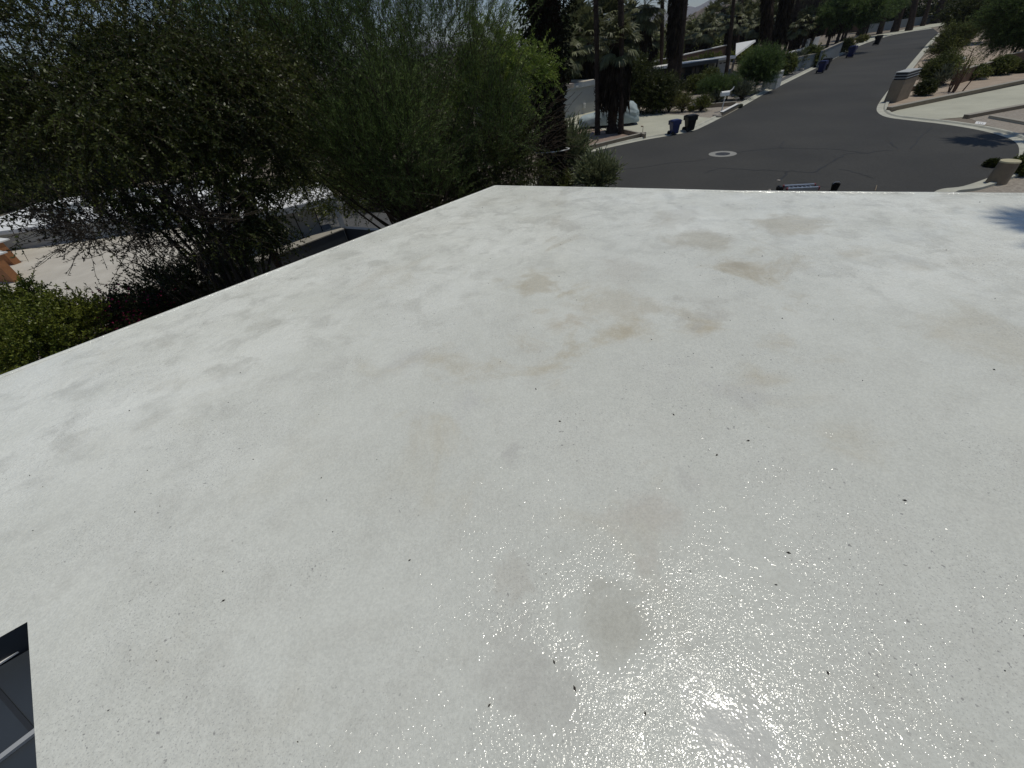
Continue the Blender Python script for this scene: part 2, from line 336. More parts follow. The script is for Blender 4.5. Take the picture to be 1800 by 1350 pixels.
# manhole collar + cover
mh = thing('manhole', 'round manhole with a pale concrete ring in the dark road', 'manhole', at(1270, 271, G))
bm = bmesh.new()
for i in range(40):
    a0, a1 = 2*math.pi*i/40, 2*math.pi*(i+1)/40
    bm.faces.new([bm.verts.new((r*math.cos(a), r*math.sin(a), .018)) for r, a in ((.42, a0), (.78, a0), (.78, a1), (.42, a1))])
bmesh.ops.remove_doubles(bm, verts=bm.verts[:], dist=.001); o = obj('collar', bm, mat('collar_concrete', (.25, .245, .22), .9, .12, 3., bump=.4), mh)
bm = bmesh.new(); cyl(bm, (0, 0, .005), (0, 0, .017), .42, .42, 32); obj('cover', bm, mat('iron', (.05, .05, .052), .6, .3, 12., bump=.5, bscale=30, metal=.5), mh)

# ------------------------------------------------------------------ our house: roof deck with opening
rc = at(870, 327, 0)[:2]; l0 = at(0, 662, 0)[:2]; r1 = at(1800, 341, 0)[:2]; mid = at(1300, 336.5, 0)[:2]; mid2 = at(1080, 331, 0)[:2]
dl = (l0-rc)/np.linalg.norm(l0-rc); dr = (r1-mid)/np.linalg.norm(r1-mid)
outer = [rc, mid2, mid, r1, r1+dr*9, r1+dr*9+dl*9, np.array([4, -7.]), np.array([-7, -7.]), rc+dl*14]
hA = at(48, 1093, 0)[:2]; hB = at(65, 1350, 0)[:2]; hC = at(0, 1120, 0)[:2]
d1 = (hB-hA)/np.linalg.norm(hB-hA); d2 = (hC-hA)/np.linalg.norm(hC-hA)
hole = [hA, hA+d1*2.6, hA+d1*2.6+d2*1.7, hA+d2*1.7]
home = thing('flat_roofed_house', 'flat white coated roof filling the foreground, seen from above', 'house', (0, 0, G))
bm = bmesh.new()
def loop(pts, z):
    vs = [bm.verts.new((p[0], p[1], z-G)) for p in pts]; return vs, [bm.edges.new((vs[i], vs[(i+1) % len(vs)])) for i in range(len(vs))]
vo, eo = loop(outer, 0); vh, eh = loop(hole, 0)
bmesh.ops.triangle_fill(bm, edges=eo+eh, use_beauty=True)
def skirt(vs, dz):
    lo = [bm.verts.new(v.co-Vector((0, 0, dz))) for v in vs]
    for i in range(len(vs)): bm.faces.new((vs[i], vs[(i+1) % len(vs)], lo[(i+1) % len(vs)], lo[i]))
skirt(vo, .28)
for (pa, pb) in ((rc+dl*14, rc), (rc, mid2), (mid2, mid), (mid, r1), (r1, r1+dr*9)):
    dd_ = nrm(pb-pa); nn_ = np.array([-dd_[1], dd_[0]])*.045
    q_ = [pa, pb, pb-nn_, pa-nn_]; lo_ = [bm.verts.new((*p, .001-G)) for p in q_]; hi_ = [bm.verts.new((*p, .014-G)) for p in [pa, pb, pb-nn_*.5, pa-nn_*.5]]
    bm.faces.new(hi_); bm.faces.new((lo_[2], lo_[3], hi_[3], hi_[2])); bm.faces.new((lo_[0], lo_[1], hi_[1], hi_[0]))
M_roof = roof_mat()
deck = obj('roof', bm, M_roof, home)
# object coords must equal world xy for the stains: mesh is in parent space with origin z only
bm = bmesh.new(); lo = [bm.verts.new((p[0], p[1], -.003-G)) for p in hole]; lo2 = [bm.verts.new((p[0], p[1], -.9-G)) for p in hole]
for i in range(4): bm.faces.new((lo[i], lo[(i+1) % 4], lo2[(i+1) % 4], lo2[i]))
obj('light_well', bm, M_slate, home)
inn = [rc+(dl*.5+dr*.6), r1+dr*8.5+dl*.6, r1+dr*8.5+dl*8.5, np.array([3.6, -6.5]), np.array([-6.4, -6.5]), rc+dl*13.4+dr*.6]
bm = bmesh.new(); vs = [bm.verts.new((p[0], p[1], -.28-G)) for p in inn]; lo = [bm.verts.new((p[0], p[1], LOW-G-.2)) for p in inn]
for i in range(len(inn)): bm.faces.new((vs[i], vs[(i+1) % len(inn)], lo[(i+1) % len(inn)], lo[i]))
obj('wall', bm, M_greyw, home)
# skylight in the well
sk = thing('skylight', 'dark skylight glazing sunk in the corner opening of the white roof', 'skylight', (0, 0, 0))
zs = -.16
bm = bmesh.new(); vs = [bm.verts.new((*(p), zs)) for p in [hole[0]+d1*.02+d2*.02, hole[1]+d2*.02, hole[2], hole[3]]]; bm.faces.new(vs); obj('pane', bm, M_slate, sk)
def bar(pxa, pxb, wd, hh, m, nm):
    a = at(*pxa, zs); b = at(*pxb, zs); d = nrm(b-a); a = a-d*1.0; b = b+d*.02
    n = np.array([-d[1], d[0], 0])*wd; bm = bmesh.new()
    prism(bm, [a+n, b+n, b-n, a-n], zs+.002, zs+hh); obj(nm, bm, m, sk)
bar((0, 1168), (50, 1135), .006, .012, M_white, 'glazing_bar')
bar((0, 1337), (60, 1291), .013, .02, mat('grey_trim', (.33, .34, .34), .5, .1, 3.), 'glazing_bar')
bar((0, 1217), (59, 1285), .009, .006, mat('dark_trim', (.018, .02, .022), .5, .1, 3.), 'cross_bar')
# dark grit / leaf crumbs on the deck
def grit():
    r = np.random.default_rng(9); V = []; Fc = []
    def inside(x, y):
        return np.dot(np.array([x, y])-rc, [-dl[1], dl[0]]) > .1
    n = 0; spots = [(942, 684), (1184, 729), (984, 741), (1386, 972), (1364, 1028), (393, 1056), (1145, 597), (1010, 1210), (1134, 1254), (1455, 1183), (1747, 650), (1315, 775), (1590, 880), (1375, 560), (1260, 800), (860, 1240), (974, 1164), (720, 985)]
    for (x, y) in spots:
        p = at(x, y, 0); V, Fc, n = flake(r, V, Fc, n, p, r.uniform(.0045, .0075))
    for i in range(130):
        x = r.uniform(-4.5, 6); y = r.uniform(-.2, 7.5)
        v = np.array([x, y])-rc
        if dl[0]*v[1]-dl[1]*v[0] < .1 or (mid-rc)[1]*v[0]-(mid-rc)[0]*v[1] < .8: continue
        hv = np.array([x, y])-hA
        if (hv@d2) > -.05 and (hv@d1) > -.05: continue
        d = math.hypot(x, y); V, Fc, n = flake(r, V, Fc, n, (x, y, 0), r.uniform(.002, .004)*(.7+d*.12))
    o = pymesh('roof_grit', V, Fc, mat('dry_leaf_bits', (.04, .03, .022), .9, .4, 30.)); tag(o, 'dark grit and leaf crumbs scattered over the white roof', 'grit', kind='stuff')
def flake(r, V, Fc, n, p, s):
    a = r.uniform(0, 6.28); c, si = math.cos(a), math.sin(a)
    for (u, v, z) in [(-1.6, 0, .001), (0, .7, .004), (1.6, .1, .001), (.1, -.7, .001), (0, 0, .006+s*.7)]: V.append((p[0]+s*(u*c-v*si), p[1]+s*(u*si+v*c), .001+z*.8))
    Fc += [(n, n+3, n+4), (n+3, n+2, n+4), (n+2, n+1, n+4), (n+1, n, n+4)]; return V, Fc, n+5
grit()

# ------------------------------------------------------------------ buildings
def wallbox(name, p, q, z0, z1, th, m, parent=None, side=1):
    """upright slab between two ground points, thickness to one side"""
    p = np.array(p[:2], float); q = np.array(q[:2], float); d = nrm(q-p); n = np.array([-d[1], d[0]])*th*side
    bm = bmesh.new(); prism(bm, [p, q, q+n, p+n], z0, z1); return obj(name, bm, m, parent)
def slab(name, pts, z0, z1, m, parent=None):
    bm = bmesh.new(); prism(bm, pts, z0, z1); return obj(name, bm, m, parent)
def dot(a, b): return float(np.dot(a, b))
# garage house left of the street
gp = at(930, 224)[:2]; gq = at(1047, 195)[:2]; gd = nrm(gq-gp); gn = np.array([-gd[1], gd[0]])
hs = thing('grey_garage_house', 'grey windowless garage house with tan flat roof behind the covered car', 'house')
slab('wall', [gp, gq, gq+gn*9, gp+gn*9], G, G+2.35, M_greyw, hs)
slab('roof_fascia', [gp-gd*.1-gn*.12, gq+gd*.12-gn*.12, gq+gd*.12+gn*9.1, gp-gd*.1+gn*9.1], G+2.35, G+2.78, M_grey if 0 else mat('pale_fascia', (.40, .42, .42), .7, .05, 1.), hs)
slab('roof', [gp-gd*.1-gn*.10, gq+gd*.10-gn*.10, gq+gd*.1+gn*9.05, gp-gd*.1+gn*9.05], G+2.782, G+2.81, mat('tan_roof', (.62, .56, .46), .8, .1, .8), hs)
bx = at(997, 152, G+3.0)[:2]
slab('roof_vent', [bx, bx+gd*.9, bx+gd*.9+gn*1.1, bx+gn*1.1], G+2.812, G+3.15, mat('weathered_vent', (.36, .30, .25), .8, .2, 3.), hs)
bm = bmesh.new(); lf = gp+gd*(np.linalg.norm(gq-gp)*.68)-gn*.16; box(bm, -.14, .14, -.1, .1, -.09, .09, .02); bmesh.ops.translate(bm, verts=bm.verts[:], vec=(*lf, G+2.55)); obj('floodlight', bm, M_white, hs)
bm = bmesh.new(); lf = gp+gd*(np.linalg.norm(gq-gp)*.80)-gn*.14; box(bm, -.12, .12, -.1, .1, -.22, .22, .02); bmesh.ops.translate(bm, verts=bm.verts[:], vec=(*lf, G+.75)); obj('meter_box', bm, M_white, hs)
# long glazed house beyond
hp = at(1140, 164)[:2]; hq = at(1277, 143)[:2]; hd = nrm(hq-hp); hn = np.array([-hd[1], hd[0]]); HL = np.linalg.norm(hq-hp)
hs = thing('long_glazed_house', 'long low house with white flat roof and dark columned glass front', 'house')
slab('roof', [hp-hn*.6-hd*3, hq-hn*.6+hd*.2, hq+hn*1.6+hd*.2, hp+hn*1.6-hd*3], G+2.35, G+2.62, M_white, hs)
slab('glass_wall', [hp+hn*1-hd*3, hp+hd*HL*.72+hn*1, hp+hd*HL*.72+hn*1.5, hp+hn*1.5-hd*3], G, G+2.35, M_glass, hs)
slab('end_wall', [hp+hd*HL*.80, hq, hq+hn*1.5, hp+hd*HL*.80+hn*1.5], G, G+2.349, M_greyw, hs)
slab('canopy', [hp+hd*HL*.33-hn*.9, hp+hd*HL*.78-hn*.9, hp+hd*HL*.78-hn*.61, hp+hd*HL*.33-hn*.61], G+2.2, G+2.55, M_slate, hs)
for t in (.30, .52, .66, .78):
    c = hp+hd*HL*t-hn*.7; slab('column', [c, c+hd*.14, c+hd*.14+hn*.14, c+hn*.14], G, G+2.2, M_black, hs)
for k in range(4):
    c = hp+hd*(HL*.86+k*.55)-hn*.02; wallbox('wall_slot', c, c+hd*.3, G+1.95, G+2.08, .02, M_dark, hs, -1)
# pitched white roof beyond
def solid_tri(name, pts, th, m, parent):
    a = [np.array(p) for p in pts]; n = nrm(np.cross(a[1]-a[0], a[2]-a[0])); n = n if n[2] > 0 else -n; k = len(a)
    V = a+[p-n*th for p in a]; Fc = [tuple(range(k)), tuple(range(2*k-1, k-1, -1))]+[(i, (i+1) % k, (i+1) % k+k, i+k) for i in range(k)]
    return pymesh(name, V, Fc, m, parent)
hs = thing('pitched_roof_house', 'house with pointed white triangular roof beyond the palms', 'house')
A = atD(1293, 96, 74); B = atD(1328, 70, 80); Cc = atD(1294, 76, 92)
solid_tri('roof', [A, B, Cc], .22, M_white, hs)
bse = [A[:2]+[.2, .8], B[:2]+[-2.2, .2], Cc[:2]+[-.5, -1.2]]
slab('wall', bse, G, G+1.6, M_dark, hs)
# white flat roof behind the hedge + pale strip
hs = thing('hedged_house', 'low white roofed house half hidden behind the clipped hedge', 'house')
a = at(1150, 108, G+2.5)[:2]; b = at(1278, 79, G+2.5)[:2]; d = nrm(b-a); n = np.array([-d[1], d[0]])
slab('roof', [a, b, b+n*.5, a+n*.5], G+2.42, G+2.55, M_white, hs); slab('wall', [a+n*.05, b+n*.05, b+n*.45, a+n*.45], G, G+2.42, M_brown, hs)
# house wall at the bend of the road, white roof above
hs = thing('bend_house', 'long white roof above a grey wall at the bend of the street', 'house')
a = at(1530, 29, G+3)[:2]; b = at(1660, 6, G+3)[:2]; d = nrm(b-a); n = np.array([-d[1], d[0]])
slab('roof', [a, b, b+n*14, a+n*14], G+3.0, G+3.4, M_white, hs); slab('wall', [a+n*1, b+n*1, b+n*12, a+n*12], G, G+3.0, M_brown, hs)
wallbox('bend_wall', at(1520, 59), at(1650, 39), G, G+1.7, .25, M_grey); o = bpy.context.scene.objects['bend_wall']; o.name = 'garden_wall'
tag(o, 'long grey garden wall behind the palms at the bend of the street', 'wall')
for (p, q, z, lab) in [((1437, 119), (1474, 99), 1.75, 'grey block wall with pale cap behind the blue carts'), ((1398, 126), (1434, 118), 1.5, 'grey garden wall half covered by shrubs left of the blue carts'), ]:
    t = thing('garden_wall', lab, 'wall'); pp = at(*p); qq = at(*q)
    wallbox('wall', pp, qq, G, G+z, .2, M_grey, t); d = nrm(qq-pp)[:2]; nn = np.array([-d[1], d[0]])
    slab('cap', [pp[:2]-nn*.04, qq[:2]-nn*.04, qq[:2]+nn*.24, pp[:2]+nn*.24], G+z+.002, G+z+.07, M_conc, t)
t = thing('garden_wall', 'low white topped wall running behind the shrubs near the thick leaning palms', 'wall')
wallbox('wall', at(1384, 113), at(1412, 104), G, G+1.5, .3, M_white, t)
t = thing('white_gate', 'pale gate panel among the trees above the blue carts', 'gate'); wallbox('gate_panel', at(1408, 100), at(1433, 93), G+.02, G+2.3, .1, M_white, t); wallbox('gate_post', at(1405, 101), at(1407, 100), G, G+2.5, .2, M_greyw, t)
# address wall: L-shaped white block planter with square sign
t = thing('address_wall', 'white L-shaped block wall with a square house sign beside the kerb', 'wall')
p0 = at(1338, 159); p1 = at(1362, 157); p2 = at(1371, 152); dd = nrm(p1-p0)[:2]; n = np.array([-dd[1], dd[0]])
Mblk = mat('pale_block', (.48, .47, .43), .9, .08, 2., bump=.3)
wallbox('low_wall', p0, p1, G, G+.75, .35, Mblk, t); e2 = nrm(p2-p1)[:2]
wallbox('tall_wall', p1+np.array([*(dd*.02), 0]), p2, G, G+1.45, .35, Mblk, t)
c = p1[:2]-dd*1.35+n*.05
slab('sign_board', [c, c+dd*1.1, c+dd*1.1+n*.1, c+n*.1], G+.76, G+1.5, M_white, t)
bm = bmesh.new()
for (u0, v0, u1, v1) in [(.15, .18, .42, .50), (.42, .50, .60, .25), (.60, .25, .78, .20), (.2, .42, .38, .22), (.72, .1, .92, .12), (.78, .2, .8, .42)]:
    cyl(bm, (*(c+dd*u0-n*.015), G+.76+v0), (*(c+dd*u1-n*.015), G+.76+v1), .025, .025, 6)
obj('sign_marks', bm, M_black, t)

# ------------------------------------------------------------------ neighbour pavilion (left, lower lot)
def P2(x, y, z): return at(x, y, z)[:2]
RZ = LOW+2.55
pv = thing('neighbour_pavilion', 'white roofed pavilion with panelled glass wall behind the dark tree', 'house')
f0 = P2(592, 352, RZ); f1 = P2(440, 388, RZ); b1 = P2(395, 333, RZ); b0 = P2(560, 340, RZ); dF = nrm(f1-f0); nF = np.array([dF[1], -dF[0]])
if dot(nF, [0, 1]) < 0: nF = -nF
L1 = 8.2
slab('roof', [f0, f0+dF*L1, f0+dF*L1+nF*5.2, f0+nF*5.2], RZ, RZ+.25, mat('dappled_white_roof', (.66, .65, .62), .8, .1, .6), pv)
slab('fascia', [f0-nF*.06, f0+dF*L1-nF*.06, f0+dF*L1-nF*.003, f0-nF*.003], RZ-.1, RZ+.22, M_greyw, pv)
c0 = f0+dF*.05+nF*.05; slab('post', [c0, c0+dF*.28, c0+dF*.28+nF*.28, c0+nF*.28], LOW, RZ-.003, M_greyw, pv)
c0 = f0+dF*.05+nF*4.7; slab('post', [c0, c0+dF*.2, c0+dF*.2+nF*.2, c0+nF*.2], LOW, RZ-.003, M_greyw, pv)
wf = f0+dF*1.4+nF*1.2; pw = 1.25
for k in range(5):
    q = wf+dF*pw*k; slab('wall_panel', [q+dF*.03, q+dF*(pw-.03), q+dF*(pw-.03)+nF*.1, q+dF*.03+nF*.1], LOW+.02, RZ-.003, mat('panel_grey', (.30, .30, .29), .55, .06, .5), pv)
    slab('mullion', [q-dF*.028-nF*.03, q+dF*.028-nF*.03, q+dF*.028+nF*.13, q-dF*.028+nF*.13], LOW+.02, RZ-.004, M_black, pv)
# low block planter wall in front of it
lw = thing('planter_wall', 'low block wall with dappled pale top between our roof and the pavilion', 'wall')
WZ = LOW+.95
a0 = P2(603, 402, WZ); a1 = P2(488, 446, WZ); dA = nrm(a1-a0); nA = np.array([-dA[1], dA[0]]); nA = nA if nA[1] > 0 else -nA
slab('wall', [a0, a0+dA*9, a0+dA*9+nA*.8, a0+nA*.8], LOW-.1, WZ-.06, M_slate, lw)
slab('cap', [a0-nA*.05-dA*.05, a0+dA*9-nA*.05, a0+dA*9+nA*.9, a0+nA*.9-dA*.05], WZ-.058, WZ, M_conc, lw)
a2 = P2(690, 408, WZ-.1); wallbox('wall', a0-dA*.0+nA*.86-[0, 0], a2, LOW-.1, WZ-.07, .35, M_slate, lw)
d5 = nrm(a2-a0); n5 = np.array([-d5[1], d5[0]])
# left block of the house and patio wall
lb = thing('neighbour_house', 'bright flat white roofed house wing seen through the dark tree branches', 'house')
WT = LOW+1.55
g0 = P2(18, 404, WT); g1 = P2(300, 366, WT); dG = nrm(g1-g0); nG = np.array([-dG[1], dG[0]]); nG = nG if nG[1] > 0 else -nG
LG = np.linalg.norm(g1-g0)
slab('roof', [g0-dG*6, g1+dG*2, g1+dG*2+nG*11, g0-dG*6+nG*11], WT-.3, WT, mat('white_roofing', (.72, .72, .69), .8, .08, .8), lb)
slab('wall', [g0-dG*5.8+nG*.25, g1+dG*1.8+nG*.25, g1+dG*1.8+nG*10.8, g0-dG*5.8+nG*10.8], LOW, WT-.302, M_greyw, lb)
q = g0+nG*5; slab('roof_upstand', [q-dG*2, q+dG*LG*.9, q+dG*LG*.9+nG*.5, q-dG*2+nG*.5], WT+.002, WT+.35, M_greyw, lb)
q = g0+nG*2.2+dG*1.2; slab('roof_hatch', [q, q+dG*2, q+dG*2+nG*1.4, q+nG*1.4], WT+.002, WT+.28, M_grey, lb)
q = g0+nG*7; slab('parapet', [q+dG*3, q+dG*LG, q+dG*LG+nG*.4, q+dG*3+nG*.4], WT+.002, WT+.6, M_white, lb)
# terracotta fins with white caps at the left edge
for k, (px, py, hgt) in enumerate([(27, 497, 1.7), (26, 466, 1.55), (22, 437, 1.4), (22, 416, 1.3)]):
    t = thing('fin_wall', ['terracotta garden fin wall with white sloping cap nearest the bright green bush', 'second white capped terracotta fin wall from the bright green bush', 'third white capped terracotta fin wall from the bright green bush', 'farthest white capped fin wall beside the flat white roof'][k], 'wall', group='terracotta fin walls at the patio edge')
    e = P2(px, py, LOW); dv = nrm(P2(px-60, py-2, LOW)-e); nv = np.array([-dv[1], dv[0]]); nv = nv if nv[1] > 0 else -nv
    slab('fin', [e, e+dv*7, e+dv*7+nv*.45, e+nv*.45], LOW, LOW+hgt, M_terra, t)
    bm = bmesh.new(); prism(bm, [e+dv*.0-nv*.05-dv*.06, e+dv*7-nv*.05, e+dv*7+nv*.9, e-dv*.06+nv*.9], LOW+hgt+.002, lambda p, e=e, dv=dv: LOW+hgt+.09+.06*dot(np.array(p[:2])-e, dv))
    obj('cap', bm, M_white, t)

# ------------------------------------------------------------------ street furniture and small things
yawS = math.atan2((at(1300, 190)-at(1130, 247))[1], (at(1300, 190)-at(1130, 247))[0])
def make_bin(label, m):
    t = thing('wheelie_bin', label, 'bin'); bm = bmesh.new()
    r = bmesh.ops.create_cube(bm, size=1)
    for v in r['verts']:
        top = v.co.z > 0; v.co = Vector((v.co.x*(.62 if top else .48), v.co.y*(.74 if top else .50)+(-.03 if top else .03), .95 if top else .05))
    bmesh.ops.bevel(bm, geom=bm.edges[:], offset=.035, segments=2, affect='EDGES')
    for s in (-1, 1): box(bm, s*.33-.03 if s > 0 else -.36, s*.33+.03 if s > 0 else -.30, -.40, .34, .70, .95, .01)
    box(bm, -.33, .33, .30, .38, .72, .95, .01)
    obj('body', bm, m, t)
    bm = bmesh.new(); box(bm, -.35, .35, -.43, .42, .952, 1.0, .015); box(bm, -.28, .28, -.34, .34, 1.0, 1.04, .015); obj('lid', bm, m, t)
    bm = bmesh.new(); cyl(bm, (-.27, -.47, .93), (.27, -.47, .93), .018, .018, 8); cyl(bm, (-.27, -.47, .93), (-.27, -.38, .93), .016, .016, 8); cyl(bm, (.27, -.47, .93), (.27, -.38, .93), .016, .016, 8); obj('handle', bm, M_black, t)
    for s in (-1, 1):
        bm = bmesh.new(); cyl(bm, (s*.26, -.28, .14), (s*.33, -.28, .14), .14, .14, 16); obj('wheel', bm, M_rubber, t)
    return t
def copy_tree(o, parent=None):
    c = o.copy(); C.objects.link(c)
    if parent: c.parent = parent
    for ch in list(o.children): copy_tree(ch, c)
    return c
BG = 'bins put out along the kerb'
b1_ = make_bin('blue recycling bin with closed lid on the near driveway apron', M_blue)
b2_ = make_bin('black wheelie bin beside the blue one on the near driveway apron', M_black)
def place_bin(src, px, yaw, label, s=1., first=False):
    o = src if first else copy_tree(src); p = at(*px, G+.03); o.location = p; o.rotation_euler = (0, 0, yaw); o.scale = (s, s, s); o['label'] = label; o['group'] = BG
facing = yawS-math.pi/2
place_bin(b1_, (1184, 236), -1.35, 'blue recycling bin with closed lid on the near driveway apron', .9, True)
place_bin(b2_, (1211, 230), -1.45, 'black wheelie bin right of the blue one on the near driveway apron', 1.0, True)
place_bin(b1_, (1442, 128), facing, 'blue bin at the kerb with a black bin close behind it', 1.15)
place_bin(b2_, (1449, 123), facing, 'black bin tucked behind the blue bin before the grey block wall', 1.15)
place_bin(b1_, (1494, 101), facing, 'blue bin standing alone at the kerb under the feathery green tree', 1.3)
place_bin(b2_, (1540, 79), facing, 'farthest dark bin by the kerb beyond both blue bins', 1.3)
# mailbox on post
t = thing('mailbox', 'white mailbox with curved hood on a slim post by the kerb', 'mailbox', at(1268, 196, G))
bm = bmesh.new(); cyl(bm, (0, 0, 0), (.1, .05, 1.15), .04, .04, 8); obj('post', bm, M_white, t)
bm = bmesh.new()
pr = [(-.16, 0), (.16, 0), (.16, .2)]+[(.16*math.cos(a), .2+.14*math.sin(a)) for a in np.linspace(.2, math.pi-.2, 8)]+[(-.16, .2)]
a = [bm.verts.new((-.35, x, 1.15+z)) for x, z in pr]; b = [bm.verts.new((.35, x, 1.15+z)) for x, z in pr]
for i in range(len(pr)): bm.faces.new((a[i], a[(i+1) % len(pr)], b[(i+1) % len(pr)], b[i]))
bm.faces.new(a[::-1]); bm.faces.new(b); o = obj('box', bm, M_white, t)
bm = bmesh.new(); Pp = [(.25+.45*math.sin(u), .0, 1.42+.36*(1-math.cos(u))) for u in np.linspace(0, 1.5, 6)]
for i in range(5): cyl(bm, Pp[i], Pp[i+1], .045, .045, 8)
obj('flag_arm', bm, M_white, t)
# slatted pillar on the right kerb
pA = at(1574, 181)[:2]; pB = at(1596, 173)[:2]; dP = nrm(pB-pA); nP = np.array([-dP[1], dP[0]]); wP = np.linalg.norm(pB-pA)
t = thing('gate_pillar', 'brown stucco pillar with slatted pale top on the inner corner of the street', 'pillar')
slab('column', [pA, pB, pB+nP*.8, pA+nP*.8], G, G+1.42, M_tan, t)
for k in range(3):
    z = G+1.44+k*.17; slab('slat', [pA-nP*.03, pB-nP*.03, pB+nP*.83, pA+nP*.83], z+.08, z+.125, M_greyw, t)
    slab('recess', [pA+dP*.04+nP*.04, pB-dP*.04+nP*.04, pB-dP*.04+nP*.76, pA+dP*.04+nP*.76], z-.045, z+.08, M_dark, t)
# bollard stub
t = thing('tan_bollard', 'short tan concrete bollard with pale round top at the right kerb', 'bollard', at(1750, 322, G))
bm = bmesh.new(); cyl(bm, (0, 0, -.05), (.03, 0, .78), .33, .30, 28); obj('shaft', bm, M_tan, t)
bm = bmesh.new(); cyl(bm, (.03, 0, .782), (.03, 0, .83), .315, .30, 28); obj('cap', bm, mat('cream_cap', (.42, .38, .24), .8, .1, 4.), t)
# painted house number on kerb
t = thing('kerb_number', 'white painted house number patch on the right hand kerb', 'marking')
q = [at(1716, 213.5, G+.115), at(1734, 215.5, G+.115), at(1731, 219.8, G+.115), at(1713, 217.6, G+.115)]
bm = bmesh.new(); vs = [bm.verts.new((float(p[0]), float(p[1]), G+.124)) for p in q]; bm.faces.new(vs); obj('paint_patch', bm, M_white, t)
bm = bmesh.new()
for k in range(3):
    u = .25+.2*k
    def lp(u, v): a = q[0]*(1-u)+q[1]*u; b = q[3]*(1-u)+q[2]*u; c = a*(1-v)+b*v; return (float(c[0]), float(c[1]), G+.128)
    bm.faces.new([bm.verts.new(lp(*s)) for s in ((u, .25), (u+.12, .25), (u+.12, .75), (u, .75))])
obj('digits', bm, mat('faded_digits', (.42, .42, .42), .8, .1, 8.), t)
# low planter walls (one thing per wall)
def lowwall(p, q, z, th, lab, m=M_tan, name='planter_kerb', capm=None, side=1):
    t = thing(name, lab, 'kerb wall'); pp = at(*p)[:2]; qq = at(*q)[:2]; d = nrm(qq-pp); n = np.array([-d[1], d[0]])*side
    slab('wall', [pp, qq, qq+n*th, pp+n*th], G-.05, G+z, m, t); slab('cap', [pp-n*.02, qq-n*.02, qq+n*(th+.02), pp+n*(th+.02)], G+z+.002, G+z+.03, capm or M_conc, t)
lowwall((990, 277), (1135, 241), .30, .22, 'low tan kerb wall in front of the three palm trunks')
lowwall((1135, 244), (1085, 232), .30, .15, 'short tan kerb edging the driveway side of the palm bed')
lowwall((1269, 206), (1297, 191), .36, .22, 'short white topped kerb wall beside the mailbox', capm=M_white)
lowwall((1208, 193), (1232, 193), .3, .2, 'low kerb wall among the grasses beyond the driveway')
lowwall((1242, 190), (1292, 186), .3, .2, 'low kerb wall behind the white mailbox')
lowwall((1564, 197), (1850, 137), .26, .32, 'long low kerb wall edging the pale driveway on the right')
lowwall((1700, 209), (1850, 181), .18, .28, 'low kerb on the near side of the pale driveway at right')
lowwall((1736, 208), (1860, 231), .12, .28, 'white concrete edging crossing the gravel verge at right', m=M_kerb)
lowwall((1676, 150), (1752, 128), 1.0, .3, 'brown retaining wall behind the multi stemmed plant', m=M_brown, name='retaining_wall')
lowwall((1758, 128), (1860, 108), 1.3, .3, 'brown retaining wall under the dark crown at the right edge', m=M_brown, name='retaining_wall')
lowwall((1598, 162), (1622, 156), .35, .3, 'short brown wall behind the slatted pillar', m=M_brown, name='retaining_wall')
# palm bed soil
sheet('palm_bed', [at(1000, 268)[:2], at(1128, 239)[:2], at(1085, 232)[:2], at(1030, 226)[:2], at(960, 245)[:2]], G+.03, mat('reddish_soil', (.20, .14, .105), .95, 0, 3, col2=(.28, .21, .165), bump=.5))
# path light
t = thing('path_light', 'small hooked metal path light at the driveway edge', 'light', at(1129, 238, G))
bm = bmesh.new(); cyl(bm, (0, 0, 0), (0, 0, .62), .018, .018, 8); obj('stem', bm, M_black, t); bm = bmesh.new(); cyl(bm, (0, 0, .6), (-.16, .02, .62), .03, .05, 8); obj('lamp_head', bm, mat('rust', (.2, .12, .07), .7, .2, 5.), t)
t = thing('spot_light', 'small black garden spotlight on the sandy gravel at right', 'light', at(1642, 162, G))
bm = bmesh.new(); cyl(bm, (0, 0, 0), (0, 0, .28), .03, .03, 8); obj('stem', bm, M_black, t); bm = bmesh.new(); cyl(bm, (-.14, 0, .3), (.14, 0, .42), .07, .12, 10); obj('lamp_head', bm, M_black, t)
# ladder lying on the asphalt just beyond the roof edge
q0 = at(1372, 334.5, G+.1); q1 = at(1440, 331, G+.1); dL = nrm(q1-q0)[:2]; nL = np.array([-dL[1], dL[0]]); Ln = float(np.linalg.norm(q1-q0))
t = thing('ladder', 'silver ladder with red brackets lying just beyond the far roof edge', 'ladder', (q0[0], q0[1], G+.02), math.atan2(dL[1], dL[0]))
for y, nm in ((-.16, 0), (.30, 1)):
    bm = bmesh.new(); box(bm, .18, Ln-.1, y-.05, y+.07, .06, .20, .01); obj('rail', bm, M_alu, t)
for k in range(6):
    bm = bmesh.new(); x = .4+k*(Ln-.7)/5; cyl(bm, (x, -.1, .13), (x, .24, .13), .025, .025, 8); obj('rung', bm, M_alu, t)
for x, y in ((.2, -.16), (.2, .3), (Ln-.1, -.16), (Ln-.1, .3)):
    bm = bmesh.new(); box(bm, x-.035, x+.035, y-.055, y+.075, .05, .208, .015); obj('bracket', bm, M_red, t)
bm = bmesh.new(); box(bm, -.10, .08, -.08, .33, .0, .22, .04); obj('foot', bm, M_black, t)
t = thing('bucket', 'small black bucket on the road right of the ladder', 'bucket', at(1465, 336, G)); bm = bmesh.new(); cyl(bm, (0, 0, .01), (0, 0, .30), .12, .16, 16, False); cyl(bm, (0, 0, .012), (0, 0, .03), .12, .12, 16); obj('pail', bm, M_black, t)
bm = bmesh.new()
